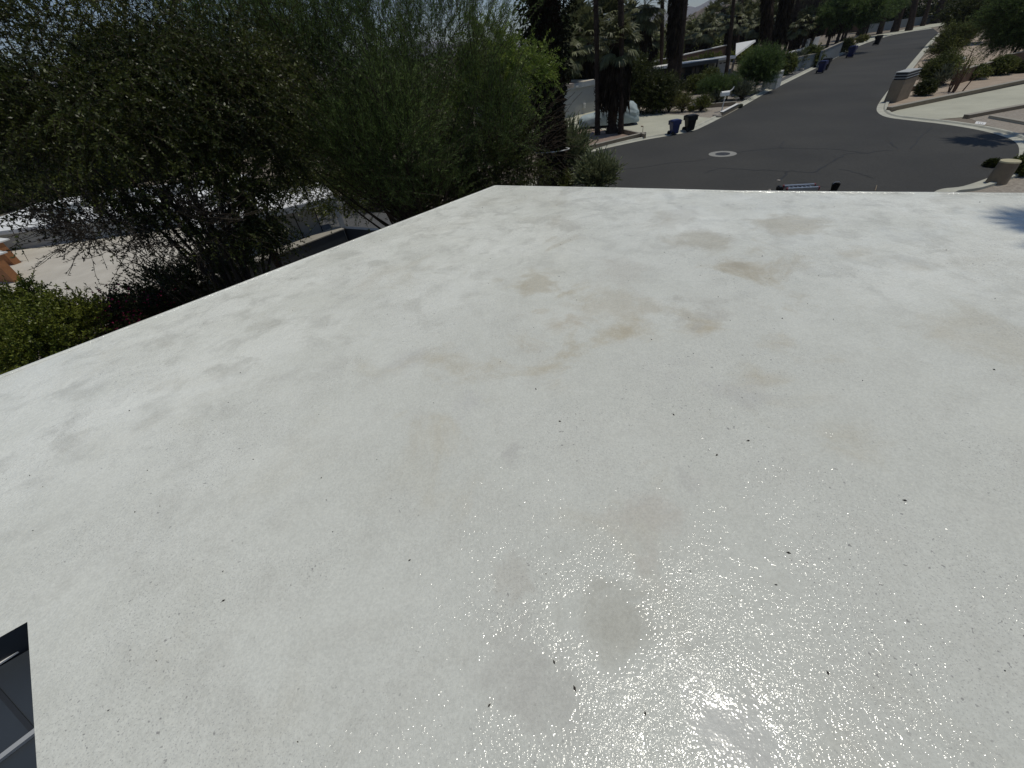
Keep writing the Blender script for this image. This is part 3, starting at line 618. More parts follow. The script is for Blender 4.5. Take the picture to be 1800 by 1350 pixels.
for i in range(10):
    a0 = math.pi*i/10; a1 = math.pi*(i+1)/10; cyl(bm, (.16*math.cos(a0), 0, .29+.10*math.sin(a0)), (.16*math.cos(a1), 0, .29+.10*math.sin(a1)), .008, .008, 5)
obj('bail', bm, M_alu, t)
def rock(px, s, lab, grp=None, m=M_rock, z=G):
    bm = bmesh.new(); bmesh.ops.create_icosphere(bm, subdivisions=3, radius=1); sd = px[0]*.37
    for v in bm.verts:
        n = mnoise.noise(v.co*1.3+Vector((sd, 0, 0))); v.co *= 1+.45*n; v.co = Vector((v.co.x*s, v.co.y*s*.8, v.co.z*s*.55+s*.3))
    o = obj('rock', bm, m, None, True); p = at(*px, z); o.location = p; tag(o, lab, 'rock', grp)
RG = 'garden rocks'
for (px, s, lab) in [((1263, 206), .32, 'grey boulder at the kerb end below the mailbox'), ((1257, 204), .2, 'small rock left of the kerb boulder below the mailbox'), ((1215, 196), .22, 'pale stone in front of the grasses beyond the driveway'),
                     ((1148, 197), .15, 'small white stone at the left end of the gravel bed'), ((1154, 199), .18, 'flat pale stone at the gravel bed edge'), ((1408, 124), .3, 'bright white stone left of the blue carts at the kerb'),
                     ((1386, 129), .3, 'pale stone beside the dark pebbles near the address wall'), ((1216, 178), .35, 'light boulder behind the round yellow grasses'), ((1233, 172), .3, 'light boulder behind the spiky shrub'),
                     ((1734, 133), .5, 'pale slab rock on the sandy gravel below the brown wall'), ((1723, 140), .35, 'tan rock near the middle of the sandy gravel bank')]:
    rock(px, s, lab, RG)
rock((1368, 318.5), .09, 'white pebble on the road crack left of the ladder'); rock((1352, 335), .07, 'tiny white pebble at the roof edge left of the ladder')
bm = bmesh.new(); a = at(1538, 336, G); cyl(bm, (0, 0, .02), (.35, .4, .10), .022, .012, 6); o = obj('stick', bm, M_tan); o.location = a; tag(o, 'pale stick lying on the road beyond the roof edge', 'stick')
t = thing('garden_statue', 'pale round ornament beside the grey house bay on the right', 'ornament', at(1690, 105, G+.6))
bm = bmesh.new(); bmesh.ops.create_uvsphere(bm, u_segments=16, v_segments=10, radius=.3); obj('ball', bm, M_white, t, True); bm = bmesh.new(); cyl(bm, (0, 0, -.9), (0, 0, -.2), .3, .18, 12); obj('pedestal', bm, M_conc, t)

# covered car
def covered_car():
    p = at(1018, 226, G)[:2]; q = at(1121, 217, G)[:2]; d = nrm(q-p); L = np.linalg.norm(q-p); s = 4.75/4.75
    t = thing('covered_car', 'car under a pale grey fabric cover parked in front of the grey garage', 'car', (*(p), G+.012), math.atan2(d[1], d[0]))
    L = max(4.5, min(5.2, L))
    U, W = 60, 40; top = [(0, .62), (.03, .86), (.10, .96), (.24, 1.06), (.30, 1.16), (.44, 1.66), (.52, 1.76), (.75, 1.80), (.88, 1.66), (.955, 1.30), (.985, 1.05), (1, .75)]
    hw = [(0, .55), (.03, .78), (.12, .92), (.5, .96), (.85, .94), (.96, .84), (1, .62)]
    V = []; Fc = []
    for i in range(U+1):
        u = i/U; zt = np.interp(u, *zip(*top)); h = np.interp(u, *zip(*hw))
        for j in range(W+1):
            a = math.pi*j/W; ca, sa = math.cos(a), math.sin(a); e = .55
            y = h*math.copysign(abs(ca)**e, ca); z = .2+(zt-.2)*abs(sa)**.62
            tum = 1-.20*max(0, (z-.95))/.9; y *= tum
            n = mnoise.noise(Vector((u*7, y*1.6, z*2.6)))*.07+mnoise.noise(Vector((u*18+3, y*4, z*4)))*.045
            fold = .06*math.sin(z*10+y*3+u*22+4*mnoise.noise(Vector((u*6, y*1.5, z*2))))*sstep(.62, .95, u)
            V.append((u*L+(n*.6 if 0 < i < U else 0)-(fold if u > .8 else 0)*1., y*(1+n*.6+fold*.8), z+n*.5))
    k = W+1
    for i in range(U):
        for j in range(W): Fc.append((i*k+j, i*k+j+1, (i+1)*k+j+1, (i+1)*k+j))
    Fc.append(tuple(range(0, k))[::-1]); Fc.append(tuple(range(U*k, U*k+k)))
    o = pymesh('cover', V, Fc, M_cover, t, True)
    bm = bmesh.new(); box(bm, .3, L-.3, -.75, .75, .18, .5, .05); obj('underbody', bm, M_black, t)
    for x in (.95, L-1.05):
        for s in (-1, 1):
            bm = bmesh.new(); cyl(bm, (x, s*.60, .33), (x, s*.82, .33), .33, .33, 20); obj('wheel', bm, M_rubber, t)
covered_car()
t = thing('white_car', 'distant white car parked beyond the clipped hedge', 'car', at(1229, 91, G), .7)
bm = bmesh.new(); box(bm, -2.2, 2.2, -.85, .85, .35, 1.0, .15); obj('body', bm, M_white, t)
bm = bmesh.new(); r = box(bm, -1.3, 1.5, -.72, .72, .98, 1.55); [setattr(v.co, 'x', v.co.x*.72) for v in r if v.co.z > 1.4]; bmesh.ops.bevel(bm, geom=bm.edges[:], offset=.08, segments=2, affect='EDGES'); obj('cabin', bm, M_white, t)
for x in (-1.4, 1.4):
    for s in (-1, 1):
        bm = bmesh.new(); cyl(bm, (x, s*.7, .33), (x, s*.88, .33), .33, .33, 16); obj('wheel', bm, M_rubber, t)

# ------------------------------------------------------------------ vegetation
L_dark = leafmat('dark_leaf', (.022, .032, .008), (.085, .10, .020), .42, .25, .8, spec=.3)
L_olive = leafmat('olive_leaf', (.07, .09, .020), (.185, .205, .045), .5, .3, .6)
L_feather = leafmat('feather_leaf', (.052, .095, .020), (.155, .225, .060), .6, .3, .5)
L_bright = leafmat('bright_leaf', (.095, .125, .016), (.26, .285, .045), .45, .35, 1.2)
L_fern = leafmat('fern_leaf', (.12, .19, .03), (.30, .38, .07), .45, .35, 1.2)
L_grey = leafmat('grey_green_leaf', (.08, .095, .06), (.17, .185, .12), .6, .25, .8)
L_palm = leafmat('palm_leaf', (.07, .082, .032), (.165, .168, .075), .5, .25, .5)
L_yel = leafmat('yellow_green_leaf', (.12, .13, .035), (.26, .25, .08), .6, .3, .8)
L_olea = leafmat('oleander_leaf', (.15, .175, .08), (.36, .39, .21), .5, .25, 1.5)
L_mag = leafmat('magenta_bract', (.35, .02, .10), (.70, .04, .20), .6, .4, 2.)
L_purp = leafmat('dull_purple_leaf', (.018, .014, .012), (.035, .03, .02), .6, .2, 1.)

def limbs(base, tips, r0, rng, nseg=6, sag=.15):
    """curved limbs from base to each tip -> A,B,ra,rb"""
    base = np.asarray(base, float); tips = np.asarray(tips, float); n = len(tips)
    d = tips-base; L = np.linalg.norm(d, axis=1, keepdims=True)
    midp = base+d*.5+rng.normal(size=(n, 3))*L*.09+np.array([0, 0, 1.])*L*sag
    t = np.linspace(0, 1, nseg+1)[None, :, None]
    P = (1-t)**2*base+2*t*(1-t)*midp[:, None]+t*t*tips[:, None]
    P = P+rng.normal(size=P.shape)*L[:, None]*.012*(t*(1-t)*4)
    rr = r0*(1-.85*np.linspace(0, 1, nseg+1))
    A = P[:, :-1].reshape(-1, 3); B = P[:, 1:].reshape(-1, 3); ra = np.tile(rr[:-1], n); rb = np.tile(rr[1:], n)
    return A, B, ra, rb
def twigs(O, D, L, nseg, droop, rng, wig=.12):
    """polylines (N,nseg+1,3)"""
    n = len(O); P = [O]; d = nrm(D); st = (np.broadcast_to(L, (n,))/nseg)[:, None]
    for i in range(nseg):
        d = nrm(d+rng.normal(size=(n, 3))*wig+np.array([0, 0, -1.])*droop/nseg); P.append(P[-1]+d*st)
    return np.stack(P, 1)
def along(P, m, rng):
    """m random samples on each polyline -> points, directions, t"""
    n, k, _ = P.shape; t = np.sort(rng.uniform(.08, 1, (n, m)), 1)*(k-1); i = np.minimum(t.astype(int), k-2); f = (t-i)[..., None]
    ii = np.arange(n)[:, None]; a = P[ii, i]; b = P[ii, i+1]; return (a*(1-f)+b*f).reshape(-1, 3), nrm(b-a).reshape(-1, 3), t.reshape(-1)/(k-1)
def ell(n, c, r, rng, shell=.35):
    v = nrm(rng.normal(size=(n, 3))); rad = rng.uniform(shell, 1, (n, 1))**.6; return np.asarray(c)+v*rad*np.asarray(r), v
def plant(name, label, cat, base, blobs, m, seed=0, ntw=1400, nl=30, tl=(.5, 1.0), leaf=(.07, .025), droop=.4, up=.2, wig=.12, style='leaf', trunk_r=.16, trunk_h=1., group=None,
          clump=0, twr=.006, shell=.35, limb_n=40, lm=None, extra=None, nseg=5, sag=.15):
    """blobs: [(centre xyz relative to base, radii xyz)]"""
    rng = np.random.default_rng(seed); base = np.asarray(base, float)
    t = thing(name, label, cat, base, 0, group); vol = np.array([np.prod(b[1])**.67 for b in blobs]); vol = vol/vol.sum(); O = []; Vd = []
    for (c, r), v in zip(blobs, vol):
        n = max(8, int(ntw*v))
        if clump:
            cc, cv = ell(clump, c, np.array(r)*.85, rng, shell); k = rng.integers(0, clump, n); o = cc[k]+rng.normal(size=(n, 3))*np.array(r)*.13; o[:, 2] = np.maximum(o[:, 2], .08)
            vv = nrm(nrm(o-np.array(c))+rng.normal(size=(n, 3))*.5)
        else: o, vv = ell(n, c, r, rng, shell); o[:, 2] = np.maximum(o[:, 2], .05)
        O.append(o); Vd.append(vv)
    O = np.concatenate(O); Vd = np.concatenate(Vd)
    D = nrm(Vd*.8+rng.normal(size=Vd.shape)*.35+np.array([0, 0, up]))
    TL = rng.uniform(*tl, len(O)); P = twigs(O, D, TL, nseg, droop, rng, wig)
    if trunk_h > 0:
        top = np.array([rng.normal()*.05*trunk_h, rng.normal()*.05*trunk_h, trunk_h]); q = [np.zeros(3), top*.5+[.02*trunk_h, .03*trunk_h, 0], top]
        tq = tubes(q[:-1], q[1:], [trunk_r*1.25, trunk_r], [trunk_r, trunk_r*.8], 9); quadmesh('trunk', tq, M_bark, t)
    else: top = np.zeros(3)
    sel = O[rng.choice(len(O), min(limb_n, len(O)), replace=False)]
    A, B, ra, rb = limbs(top, sel, trunk_r*.26 if trunk_h else trunk_r, rng, sag=sag)
    Q = [tubes(A, B, ra, rb, 5)]
    pa = P[:, :-1].reshape(-1, 3); pb = P[:, 1:].reshape(-1, 3); Q.append(tubes(pa, pb, twr, twr*.6, 3))
    quadmesh('branches', np.concatenate(Q), M_twig, t)
    pts, dr, tt = along(P, nl, rng); n = len(pts)
    if style == 'leaf':
        LD = nrm(dr*.6+rng.normal(size=(n, 3))*.7+np.array([0, 0, .15])); V = leafquads(pts, LD, rng.uniform(.6, 1.2, n)*leaf[0], rng.uniform(.7, 1.2, n)*leaf[1], rng, flat=.25)
    elif style == 'feather':   # side leaflets standing off the twig, like a plume
        s = nrm(np.cross(dr, rng.normal(size=(n, 3)))); LD = nrm(dr*.75+s*.8); V = leafquads(pts, LD, rng.uniform(.5, 1.2, n)*leaf[0]*(1.15-.7*tt), leaf[1], rng)
    elif style == 'blade':
        LD = nrm(dr+rng.normal(size=(n, 3))*.12); V = leafquads(pts, LD, rng.uniform(.6, 1.2, n)*leaf[0], leaf[1], rng)
    quadmesh('crown' if trunk_h > .8 else 'foliage', V, m, t)
    if extra:
        m2, frac, sz, nm = extra; k = rng.choice(n, int(n*frac), replace=False); LD = nrm(rng.normal(size=(len(k), 3))+[0, 0, .6])
        quadmesh(nm, leafquads(pts[k]+LD*.02, LD, sz, sz*.8, rng, flat=.3), m2, t)
    return t
def R3(*a): return tuple(a)

# --- big dark tree over the neighbour's roof
def rel(px, py, D, base): return atD(px, py, D)-base
bs = atD(432, 470, 10.2); bs[2] = LOW
hb = [(rel(240, 180, 11.6, bs), (2.6, 2.0, .95)), (rel(420, 190, 11.8, bs), (1.4, 1.4, 1.1)), (rel(412, 320, 11.2, bs), (.85, 1.0, 1.35)), (rel(440, 370, 11.0, bs), (.55, .7, .8)), (rel(60, 165, 12.5, bs), (2.2, 1.6, .65)),
      (rel(310, 255, 11.6, bs), (1.0, 1.0, .6)), (rel(490, 265, 12.2, bs), (.5, .6, .85)), (rel(150, 130, 13.5, bs), (2.9, 1.8, 1.0)), (rel(350, 110, 13.0, bs), (2.3, 1.6, 1.0)), (rel(405, 420, 10.8, bs), (.75, .6, .6)), (rel(220, 335, 11.4, bs), (1.0, .8, .22)), (rel(120, 350, 12, bs), (.7, .7, .2)), (rel(300, 380, 11, bs), (.7, .7, .4))]
plant('dark_evergreen_tree', 'large dark drooping evergreen tree hanging over the neighbour pavilion at left', 'tree', bs, hb, L_dark, 1, ntw=4500, nl=44, tl=(.35, 1.05), leaf=(.072, .03), droop=1.3, up=.25, trunk_r=.17, trunk_h=3.6, clump=24, twr=.005, limb_n=20, shell=.2)
# bare twiggy lower branches over the patio
bs = atD(330, 440, 10.5); bs[2] = LOW
plant('twiggy_shrub', 'bare twiggy grey shrub fanning over the tan patio below the dark tree', 'shrub', bs, [(rel(240, 400, 10.6, bs), (1.2, 1.1, .35)), (rel(170, 385, 11, bs), (.7, .8, .35)), (rel(330, 400, 10.2, bs), (.9, .9, .4))], L_purp, 2, ntw=520, nl=14, tl=(.4, 1.0), leaf=(.06, .02), droop=-.2, up=.1, trunk_r=.07, trunk_h=3.0, twr=.005, limb_n=16, clump=9)
# trees behind it, towards the top-left sky
bs = atD(405, 330, 17); bs[2] = LOW
plant('wispy_tree', 'tall thin leaved tree with sky showing through at the top left', 'tree', bs, [(rel(60, 60, 16, bs), (4.5, 3, 2.4)), (rel(200, 90, 17, bs), (3.5, 3, 2.2)), (rel(310, 40, 17, bs), (3, 3, 2.5)), (rel(40, 180, 16, bs), (3, 3, 1.8))], L_olive, 3, ntw=1500, nl=26, tl=(.8, 1.9), leaf=(.085, .028), droop=.6, up=.8, trunk_r=.14, trunk_h=5.5, clump=26, twr=.007, limb_n=26)
# big feathery tree at centre
bs = atD(745, 372, 14.5); bs[2] = -5.4
fb = [(rel(750, 330, 13.6, bs), (1.8, 1.4, .8)), (rel(690, 270, 13.2, bs), (2.4, 1.6, 1.2)), (rel(700, 215, 14.5, bs), (3.0, 2.6, 2.2)), (rel(540, 180, 14.5, bs), (2.6, 2.2, 2.0)), (rel(760, 100, 14.8, bs), (2.6, 2.4, 2.2)), (rel(470, 80, 15.5, bs), (3.0, 2.2, 2.0)), (rel(620, 300, 14, bs), (2.0, 1.8, 1.1)), (rel(860, 230, 15, bs), (1.7, 1.7, 1.9)), (rel(630, 60, 15.5, bs), (2.8, 2.2, 2.0))]
plant('feathery_tree', 'big feathery green tree with fine upright plumes behind the roof corner', 'tree', bs, fb, L_feather, 5, ntw=4000, nl=60, tl=(.9, 1.9), leaf=(.16, .011), droop=.15, up=1.0, wig=.06, style='feather', trunk_r=.22, trunk_h=2.0, clump=30, twr=.006, limb_n=40, shell=.05, sag=.05)
bs = atD(690, 330, 20); bs[2] = LOW
plant('dense_tree', 'dense dark green tree filling behind the feathery tree', 'tree', bs, [(rel(700, 280, 20, bs), (3.4, 2.4, 2.4)), (rel(580, 290, 20, bs), (2.6, 2.4, 1.6)), (rel(840, 260, 20, bs), (2.4, 2, 3.0))], L_olive, 6, ntw=2300, nl=34, tl=(.6, 1.3), leaf=(.11, .045), droop=.5, up=.4, trunk_r=.25, trunk_h=3, clump=40, limb_n=60, shell=.2)
bs = atD(880, 330, 17.5); bs[2] = -5
plant('fern_leaved_tree', 'bright green fern leaved tree between feathery tree and shaggy palm trunk', 'tree', bs, [(rel(885, 95, 17.5, bs), (1.25, 1.2, 1.5)), (rel(860, 180, 17.5, bs), (1.4, 1.3, 1.3)), (rel(900, 150, 17.2, bs), (1.2, 1.0, 1.2))], L_fern, 7, ntw=620, nl=70, tl=(.7, 1.2), leaf=(.20, .024), droop=1.0, up=.5, wig=.05, style='feather', trunk_r=.12, trunk_h=3.5, clump=14, twr=.006)
bs = atD(880, 335, 15.5); bs[2] = -5
plant('dark_bush', 'very dark bush at the far left corner of the white roof', 'shrub', bs, [(rel(850, 290, 15.5, bs), (1.6, 1.3, 1.3)), (rel(905, 300, 16, bs), (1.3, 1.2, 1.6)), (rel(760, 320, 15, bs), (1.5, 1.2, 1.1))], L_dark, 8, ntw=1500, nl=34, tl=(.4, .9), leaf=(.08, .028), droop=.6, trunk_r=.08, trunk_h=.6, clump=18, shell=.1)
bs = atD(925, 325, 17); bs[2] = -4.6
plant('dry_reed_clump', 'clump of thin bare grey stems beside the shaggy palm trunk', 'shrub', bs, [(rel(925, 270, 17, bs), (.8, .7, 1.0))], L_purp, 9, ntw=260, nl=3, tl=(1.0, 2.0), leaf=(.1, .012), droop=.9, up=1.2, trunk_h=0, trunk_r=.02, twr=.008, limb_n=60)
# shrubs around the pavilion
bs = at(670, 372, LOW)
plant('leafy_shrub', 'green strappy shrub growing beyond the grey gravel by the pavilion', 'shrub', bs, [(np.array([-3.0, 1, .8]), (3.4, 1.6, 1.1)), (np.array([0.5, 1.5, .9]), (2.4, 1.5, 1.3))], L_bright, 10, ntw=700, nl=30, tl=(.4, .9), leaf=(.28, .03), droop=.4, up=.8, style='blade', trunk_h=0, trunk_r=.03)
bs = at(545, 352, LOW)
plant('leafy_shrub', 'low bright green shrub mass behind the pavilion post', 'shrub', bs, [(np.array([0, 3, .7]), (4.5, 1.8, 1.0))], L_olive, 11, ntw=900, nl=28, tl=(.3, .6), leaf=(.10, .045), trunk_h=0, trunk_r=.03)
for k, (px, py, D, r, m, lab) in enumerate([(20, 345, 78, (9, 3, 2.0), L_olive, 'olive green shrub beyond the flat roof at the far left edge'), (140, 318, 80, (9, 3, 3), L_bright, 'bright green shrub behind the neighbour flat roof'), (270, 305, 82, (10, 4, 4.0), L_dark, 'dark shrub behind the neighbour flat roof under the big tree'),
                                           (-70, 335, 80, (9, 3, 3), L_dark, 'dark shrub cut by the left picture edge beyond the roofs')]):
    bs = atD(px, py, D); bs[2] = LOW
    plant('garden_shrub', lab, 'shrub', bs, [(np.array([0, 0, (atD(px, py, D)[2]-LOW)*.75]), r)], m, 20+k, ntw=1300, nl=30, tl=(.4, 1.0), leaf=(.26, .12), trunk_h=.5, trunk_r=.1)
for k, (px, py, D, w_, lab) in enumerate([(20, 235, 82, 14, 'distant dark tree low in the left background behind the wispy tree'), (180, 235, 86, 15, 'distant green tree behind the big dark tree'), (360, 225, 84, 14, 'distant tree between the dark tree and the feathery tree'), (520, 190, 80, 12, 'distant tree behind the left plumes of the feathery tree'), (640, 170, 84, 13, 'distant tree behind the middle of the feathery tree')]):
    bs = atD(px, py, D); bs[2] = LOW; h = atD(px, py, D)[2]-LOW
    plant('background_tree', lab, 'tree', bs, [(np.array([0, 0, h*.55]), (w_, 6, h*.5))], [L_dark, L_olive][k % 2], 30+k, ntw=1800, nl=24, tl=(.8, 2.2), leaf=(.42, .18), trunk_h=2, trunk_r=.3, clump=26, twr=.02)
# bright bush and bougainvillea close under the roof edge
def rz_(px, py, z, base): return at(px, py, z)-base
bs = at(60, 600, -.9); bs[2] = LOW
plant('bright_green_bush', 'bright yellow green bush at left edge just below the white roof', 'shrub', bs, [(rz_(45, 590, -1.0, bs), (.75, .7, .5)), (rz_(115, 575, -1.15, bs), (.6, .6, .45)), (rz_(25, 550, -1.1, bs), (.7, .6, .4)), (rz_(60, 640, -1.3, bs), (.8, .6, .7)), (rz_(-60, 620, -1.2, bs), (.9, .8, .7))], L_bright, 40, ntw=2300, nl=38, tl=(.2, .5), leaf=(.055, .027), droop=.1, up=.9, trunk_h=3.2, trunk_r=.07, clump=30, twr=.004, shell=.3)
bs = at(220, 560, -1.8); bs[2] = LOW
plant('bougainvillea', 'dark bougainvillea with magenta flowers beside the bright green bush', 'shrub', bs, [(rz_(195, 560, -1.6, bs), (.6, .6, .4)), (rz_(270, 540, -1.9, bs), (.7, .7, .4)), (rz_(240, 575, -2.2, bs), (.9, .8, .6))], L_dark, 41, ntw=1500, nl=30, tl=(.3, .7), leaf=(.05, .028), droop=.5, trunk_h=3, trunk_r=.06, clump=22, twr=.004, extra=(L_mag, .06, .05, 'flowers'))
bs = at(370, 490, -2.2); bs[2] = LOW
plant('dark_hedge_bush', 'dark shaded bush under the big tree along the roof edge', 'shrub', bs, [(rz_(350, 500, -2.0, bs), (1.1, .9, .7)), (rz_(395, 470, -2.4, bs), (.8, .8, .6)), (rz_(300, 515, -1.9, bs), (.9, .9, .7))], L_dark, 42, ntw=1200, nl=30, tl=(.3, .6), leaf=(.055, .03), trunk_h=1.5, trunk_r=.06, clump=18, twr=.004)

# --- palms (fan palms)
def fanfrond(rng, az, el, pet, fan, nb=20, droop=.5, wid=.045):
    c = np.array([math.cos(az)*math.cos(el), math.sin(az)*math.cos(el), math.sin(el)]); side = nrm(np.cross(c, [0, 0, 1.])); upv = np.cross(side, c)
    p0 = c*.12; p1 = c*pet*.55+np.array([0, 0, .04]); p2 = c*pet-np.array([0, 0, 1])*pet*.12
    Q = [tubes([p0, p1], [p1, p2], [.022, .016], [.016, .012], 3)]
    a = np.linspace(-1.25, 1.25, nb)+rng.normal(size=nb)*.04
    d = nrm(np.cos(a)[:, None]*c+np.sin(a)[:, None]*side+np.array([0, 0, -.25])*droop); L = fan*(.75+.25*np.cos(a))*rng.uniform(.85, 1.05, nb)
    m = p2+d*(L*.55)[:, None]; d2 = nrm(d+np.array([0, 0, -1.])*droop*rng.uniform(.6, 1.7, (nb, 1))); e = m+d2*(L*.5)[:, None]
    s = nrm(np.cross(d, upv))*wid
    Q2 = np.concatenate([np.stack([np.repeat(p2[None], nb, 0)-s*.25, m-s, m+s, np.repeat(p2[None], nb, 0)+s*.25], 1), np.stack([m-s, e-s*.1, e+s*.1, m+s], 1)])
    return Q[0], Q2
def palm(name, label, base, h, tr, crown=1.0, nf=34, skirt=0., lean=(0, 0), seed=0, boots=200, group=None, skr=None, wid=.045, live=True):
    rng = np.random.default_rng(seed); t = thing(name, label, 'palm', base, 0, group); K = 9
    ctr = [np.array([lean[0]*(k/K)**1.3, lean[1]*(k/K)**1.3, h*k/K]) for k in range(K+1)]; rr = [tr*(1.25 if k == 0 else 1.0-.15*k/K)*(1+.05*rng.normal()) for k in range(K+1)]
    Q = tubes(ctr[:-1], ctr[1:], rr[:-1], rr[1:], 10); parts = [Q]
    if boots:
        z = rng.uniform(.0, h, boots); az = rng.uniform(0, 6.283, boots); cx = np.interp(z, [c[2] for c in ctr], [c[0] for c in ctr]); cy = np.interp(z, [c[2] for c in ctr], [c[1] for c in ctr]); rz = np.interp(z, [c[2] for c in ctr], rr)
        o = np.stack([cx+np.cos(az)*rz*.9, cy+np.sin(az)*rz*.9, z], 1); ou = np.stack([np.cos(az), np.sin(az), 0*az], 1)
        dn = rng.uniform(-1, .6, (boots, 1)); D = nrm(ou*.45+np.array([0, 0, 1.])*dn); parts.append(leafquads(o, D, rng.uniform(.10, .24, boots)*(1+tr), rng.uniform(.06, .12, boots)*(.6+tr), rng))
    quadmesh('trunk', np.concatenate(parts), M_pbark, t); top = ctr[-1]
    if live:
        P = []; B = []
        for i in range(nf):
            el = rng.uniform(-.75, 1.35) if i > 3 else 1.3; q1, q2 = fanfrond(rng, rng.uniform(0, 6.283), el, crown*rng.uniform(.75, 1.1), crown*rng.uniform(.75, 1.), droop=rng.uniform(.3, .9), wid=wid*crown); P.append(q1); B.append(q2)
        quadmesh('crown', np.concatenate(B+P)+top, L_palm, t)
    if skirt:
        n = int(420*skirt*(skr or .5)); z = rng.uniform(h-skirt, h-.1, n); az = rng.uniform(0, 6.283, n); R = (skr or tr*2.2)*np.clip((h-z)/max(.6, skirt*.35), .35, 1)*rng.uniform(.65, 1.05, n)
        cx = np.interp(z, [c[2] for c in ctr], [c[0] for c in ctr]); cy = np.interp(z, [c[2] for c in ctr], [c[1] for c in ctr])
        o = np.stack([cx+np.cos(az)*R, cy+np.sin(az)*R, z], 1); D = nrm(np.stack([np.cos(az)*.12, np.sin(az)*.12, -1+0*az], 1)+rng.normal(size=(n, 3))*.14)
        quadmesh('skirt', leafquads(o, D, rng.uniform(.5, 1.1, n), rng.uniform(.05, .13, n), rng), M_dryd, t)
    return t
def palm_px(lab, px, py, wpx, toppx=None, h=None, **k):
    b = at(px, py); D = math.hypot(b[0], b[1])
    r = np.linalg.norm(at(px+wpx/2, py)-at(px-wpx/2, py))/2*.9
    if toppx is not None:
        tp = atD(toppx[0], toppx[1], D); h = h or tp[2]-G; lean = ((tp[0]-b[0])*h/(tp[2]-G), (tp[1]-b[1])*h/(tp[2]-G))
    else: lean = (0, 0)
    return palm('fan_palm', lab, b, h, r, lean=lean, **k)
PG = 'tall fan palms along the street'
palm_px('slim palm trunk left of the thick skirted palm by the covered car', 1050, 238, 8, (1045, 0), 15, boots=260, seed=1)
palm_px('slim palm trunk right of the thick skirted palm by the covered car', 1091, 236, 9, (1088, 0), 15, boots=260, seed=2)
palm_px('short thick palm with bulky dead frond skirt between two slim trunks', 1075, 234, 17, None, 5.7, boots=300, skirt=3.7, skr=1.15, crown=1.1, nf=46, seed=3)
palm_px('stout palm with ragged trunk and low crown beyond the dark shrub', 1137, 168, 15, (1133, 12), None, boots=400, skirt=5, skr=.62, crown=1.6, nf=44, seed=4)
palm_px('very slim palm trunk just left of the broad dark palm trunk', 1160, 158, 5.5, (1161, 0), 17, boots=120, seed=5)
palm_px('broad dark palm trunk before the long glazed house', 1178, 168, 17, (1189, 0), 17, boots=700, seed=6, skirt=13, skr=.8)
palm_px('slim palm trunk touching the right side of the broad dark trunk', 1188, 176, 7, (1204, 0), 18, boots=200, seed=7)
palm_px('slim palm trunk crossing the grey end wall of the glazed house', 1274, 146, 6, (1286, 0), 18, boots=120, seed=8)
palm_px('slim palm trunk left of the white triangular roof', 1290, 104, 6, (1299, 0), 19, boots=120, seed=9)
palm_px('skirted palm with grey crown above the white parked car', 1271, 92, 8, (1274, 14), None, boots=100, skirt=5, skr=.7, crown=1.8, nf=40, seed=10)
palm_px('small skirted palm left of the grey crowned palm', 1257, 90, 6, (1259, 30), None, boots=60, skirt=4, skr=.6, crown=1.6, nf=40, seed=11)
palm_px('thick straight palm trunk right of the white triangular roof', 1343, 136, 15, (1342, 0), 18, boots=500, seed=12, skirt=14, skr=.62)
palm_px('thick leaning palm trunk above the address wall', 1352, 146, 13, (1382, 0), 18, boots=500, seed=13, skirt=14, skr=.62)
palm_px('slim leaning trunk right of the two thick palms', 1384, 104, 5, (1400, 0), 18, boots=100, seed=14)
palm_px('slim dark trunk left of the pale gate among shrubs', 1405, 104, 4, (1441, 0), 19, boots=100, seed=15)
palm_px('slim trunk before the pale gate leaning right', 1416, 101, 3.5, (1466, 0), 20, boots=60, seed=16)
for k, (bx_, by, tx, w_) in enumerate([(1511, 62, 1545, 6), (1545, 60, 1560, 4), (1572, 56, 1585, 6), (1597, 54, 1604, 5), (1645, 41, 1655, 5), (1621, 46, 1632, 3)]):
    palm_px('%s palm trunk before the grey wall at the bend of the street' % ['leftmost', 'second', 'third and thickest', 'fourth', 'rightmost', 'thin fifth'][k], bx_, by, w_, (tx, 0), 20, boots=60, seed=20+k, group='palms at the bend of the street')
# shaggy near trunk with ivy
b = atD(972, 335, 22.5); b[2] = G; tp = atD(955, 0, 22.5)
h_ = 13.; f_ = h_/(tp[2]-G)
sp = palm('shaggy_palm', 'massive shaggy ivy covered palm trunk at the far corner of the white roof', b, h_, .62, lean=((tp[0]-b[0])*f_, (tp[1]-b[1])*f_), boots=5200, seed=40, crown=1.7, nf=40, skirt=0)
rng = np.random.default_rng(77); n = 15000; z = rng.uniform(1.5, h_, n); az = rng.uniform(0, 6.283, n); fz = (z/h_)**1.3; lump = 1+.35*np.sin(z*2.1+az*2)*np.sin(z*.9+1)
R = (.62+.32*np.clip((z-3)/4, 0, 1))*lump*rng.uniform(.6, 1.1, n); o = np.stack([(tp[0]-b[0])*f_*fz+np.cos(az)*R, (tp[1]-b[1])*f_*fz+np.sin(az)*R, z], 1)
D = nrm(np.stack([np.cos(az), np.sin(az), -.6+0*az], 1)+rng.normal(size=(n, 3))*.4); quadmesh('ivy', leafquads(o, D, rng.uniform(.10, .2, n), rng.uniform(.06, .1, n), rng), leafmat('ivy_leaf', (.016, .018, .008), (.035, .035, .014), .7, .15, .8, spec=.15), sp)
t = thing('trunk_cable', 'pale cable loop tied round the shaggy palm trunk', 'cable', (b[0], b[1], G))
bm = bmesh.new(); zc = atD(970, 268, 22)[2]-G; pr = .86
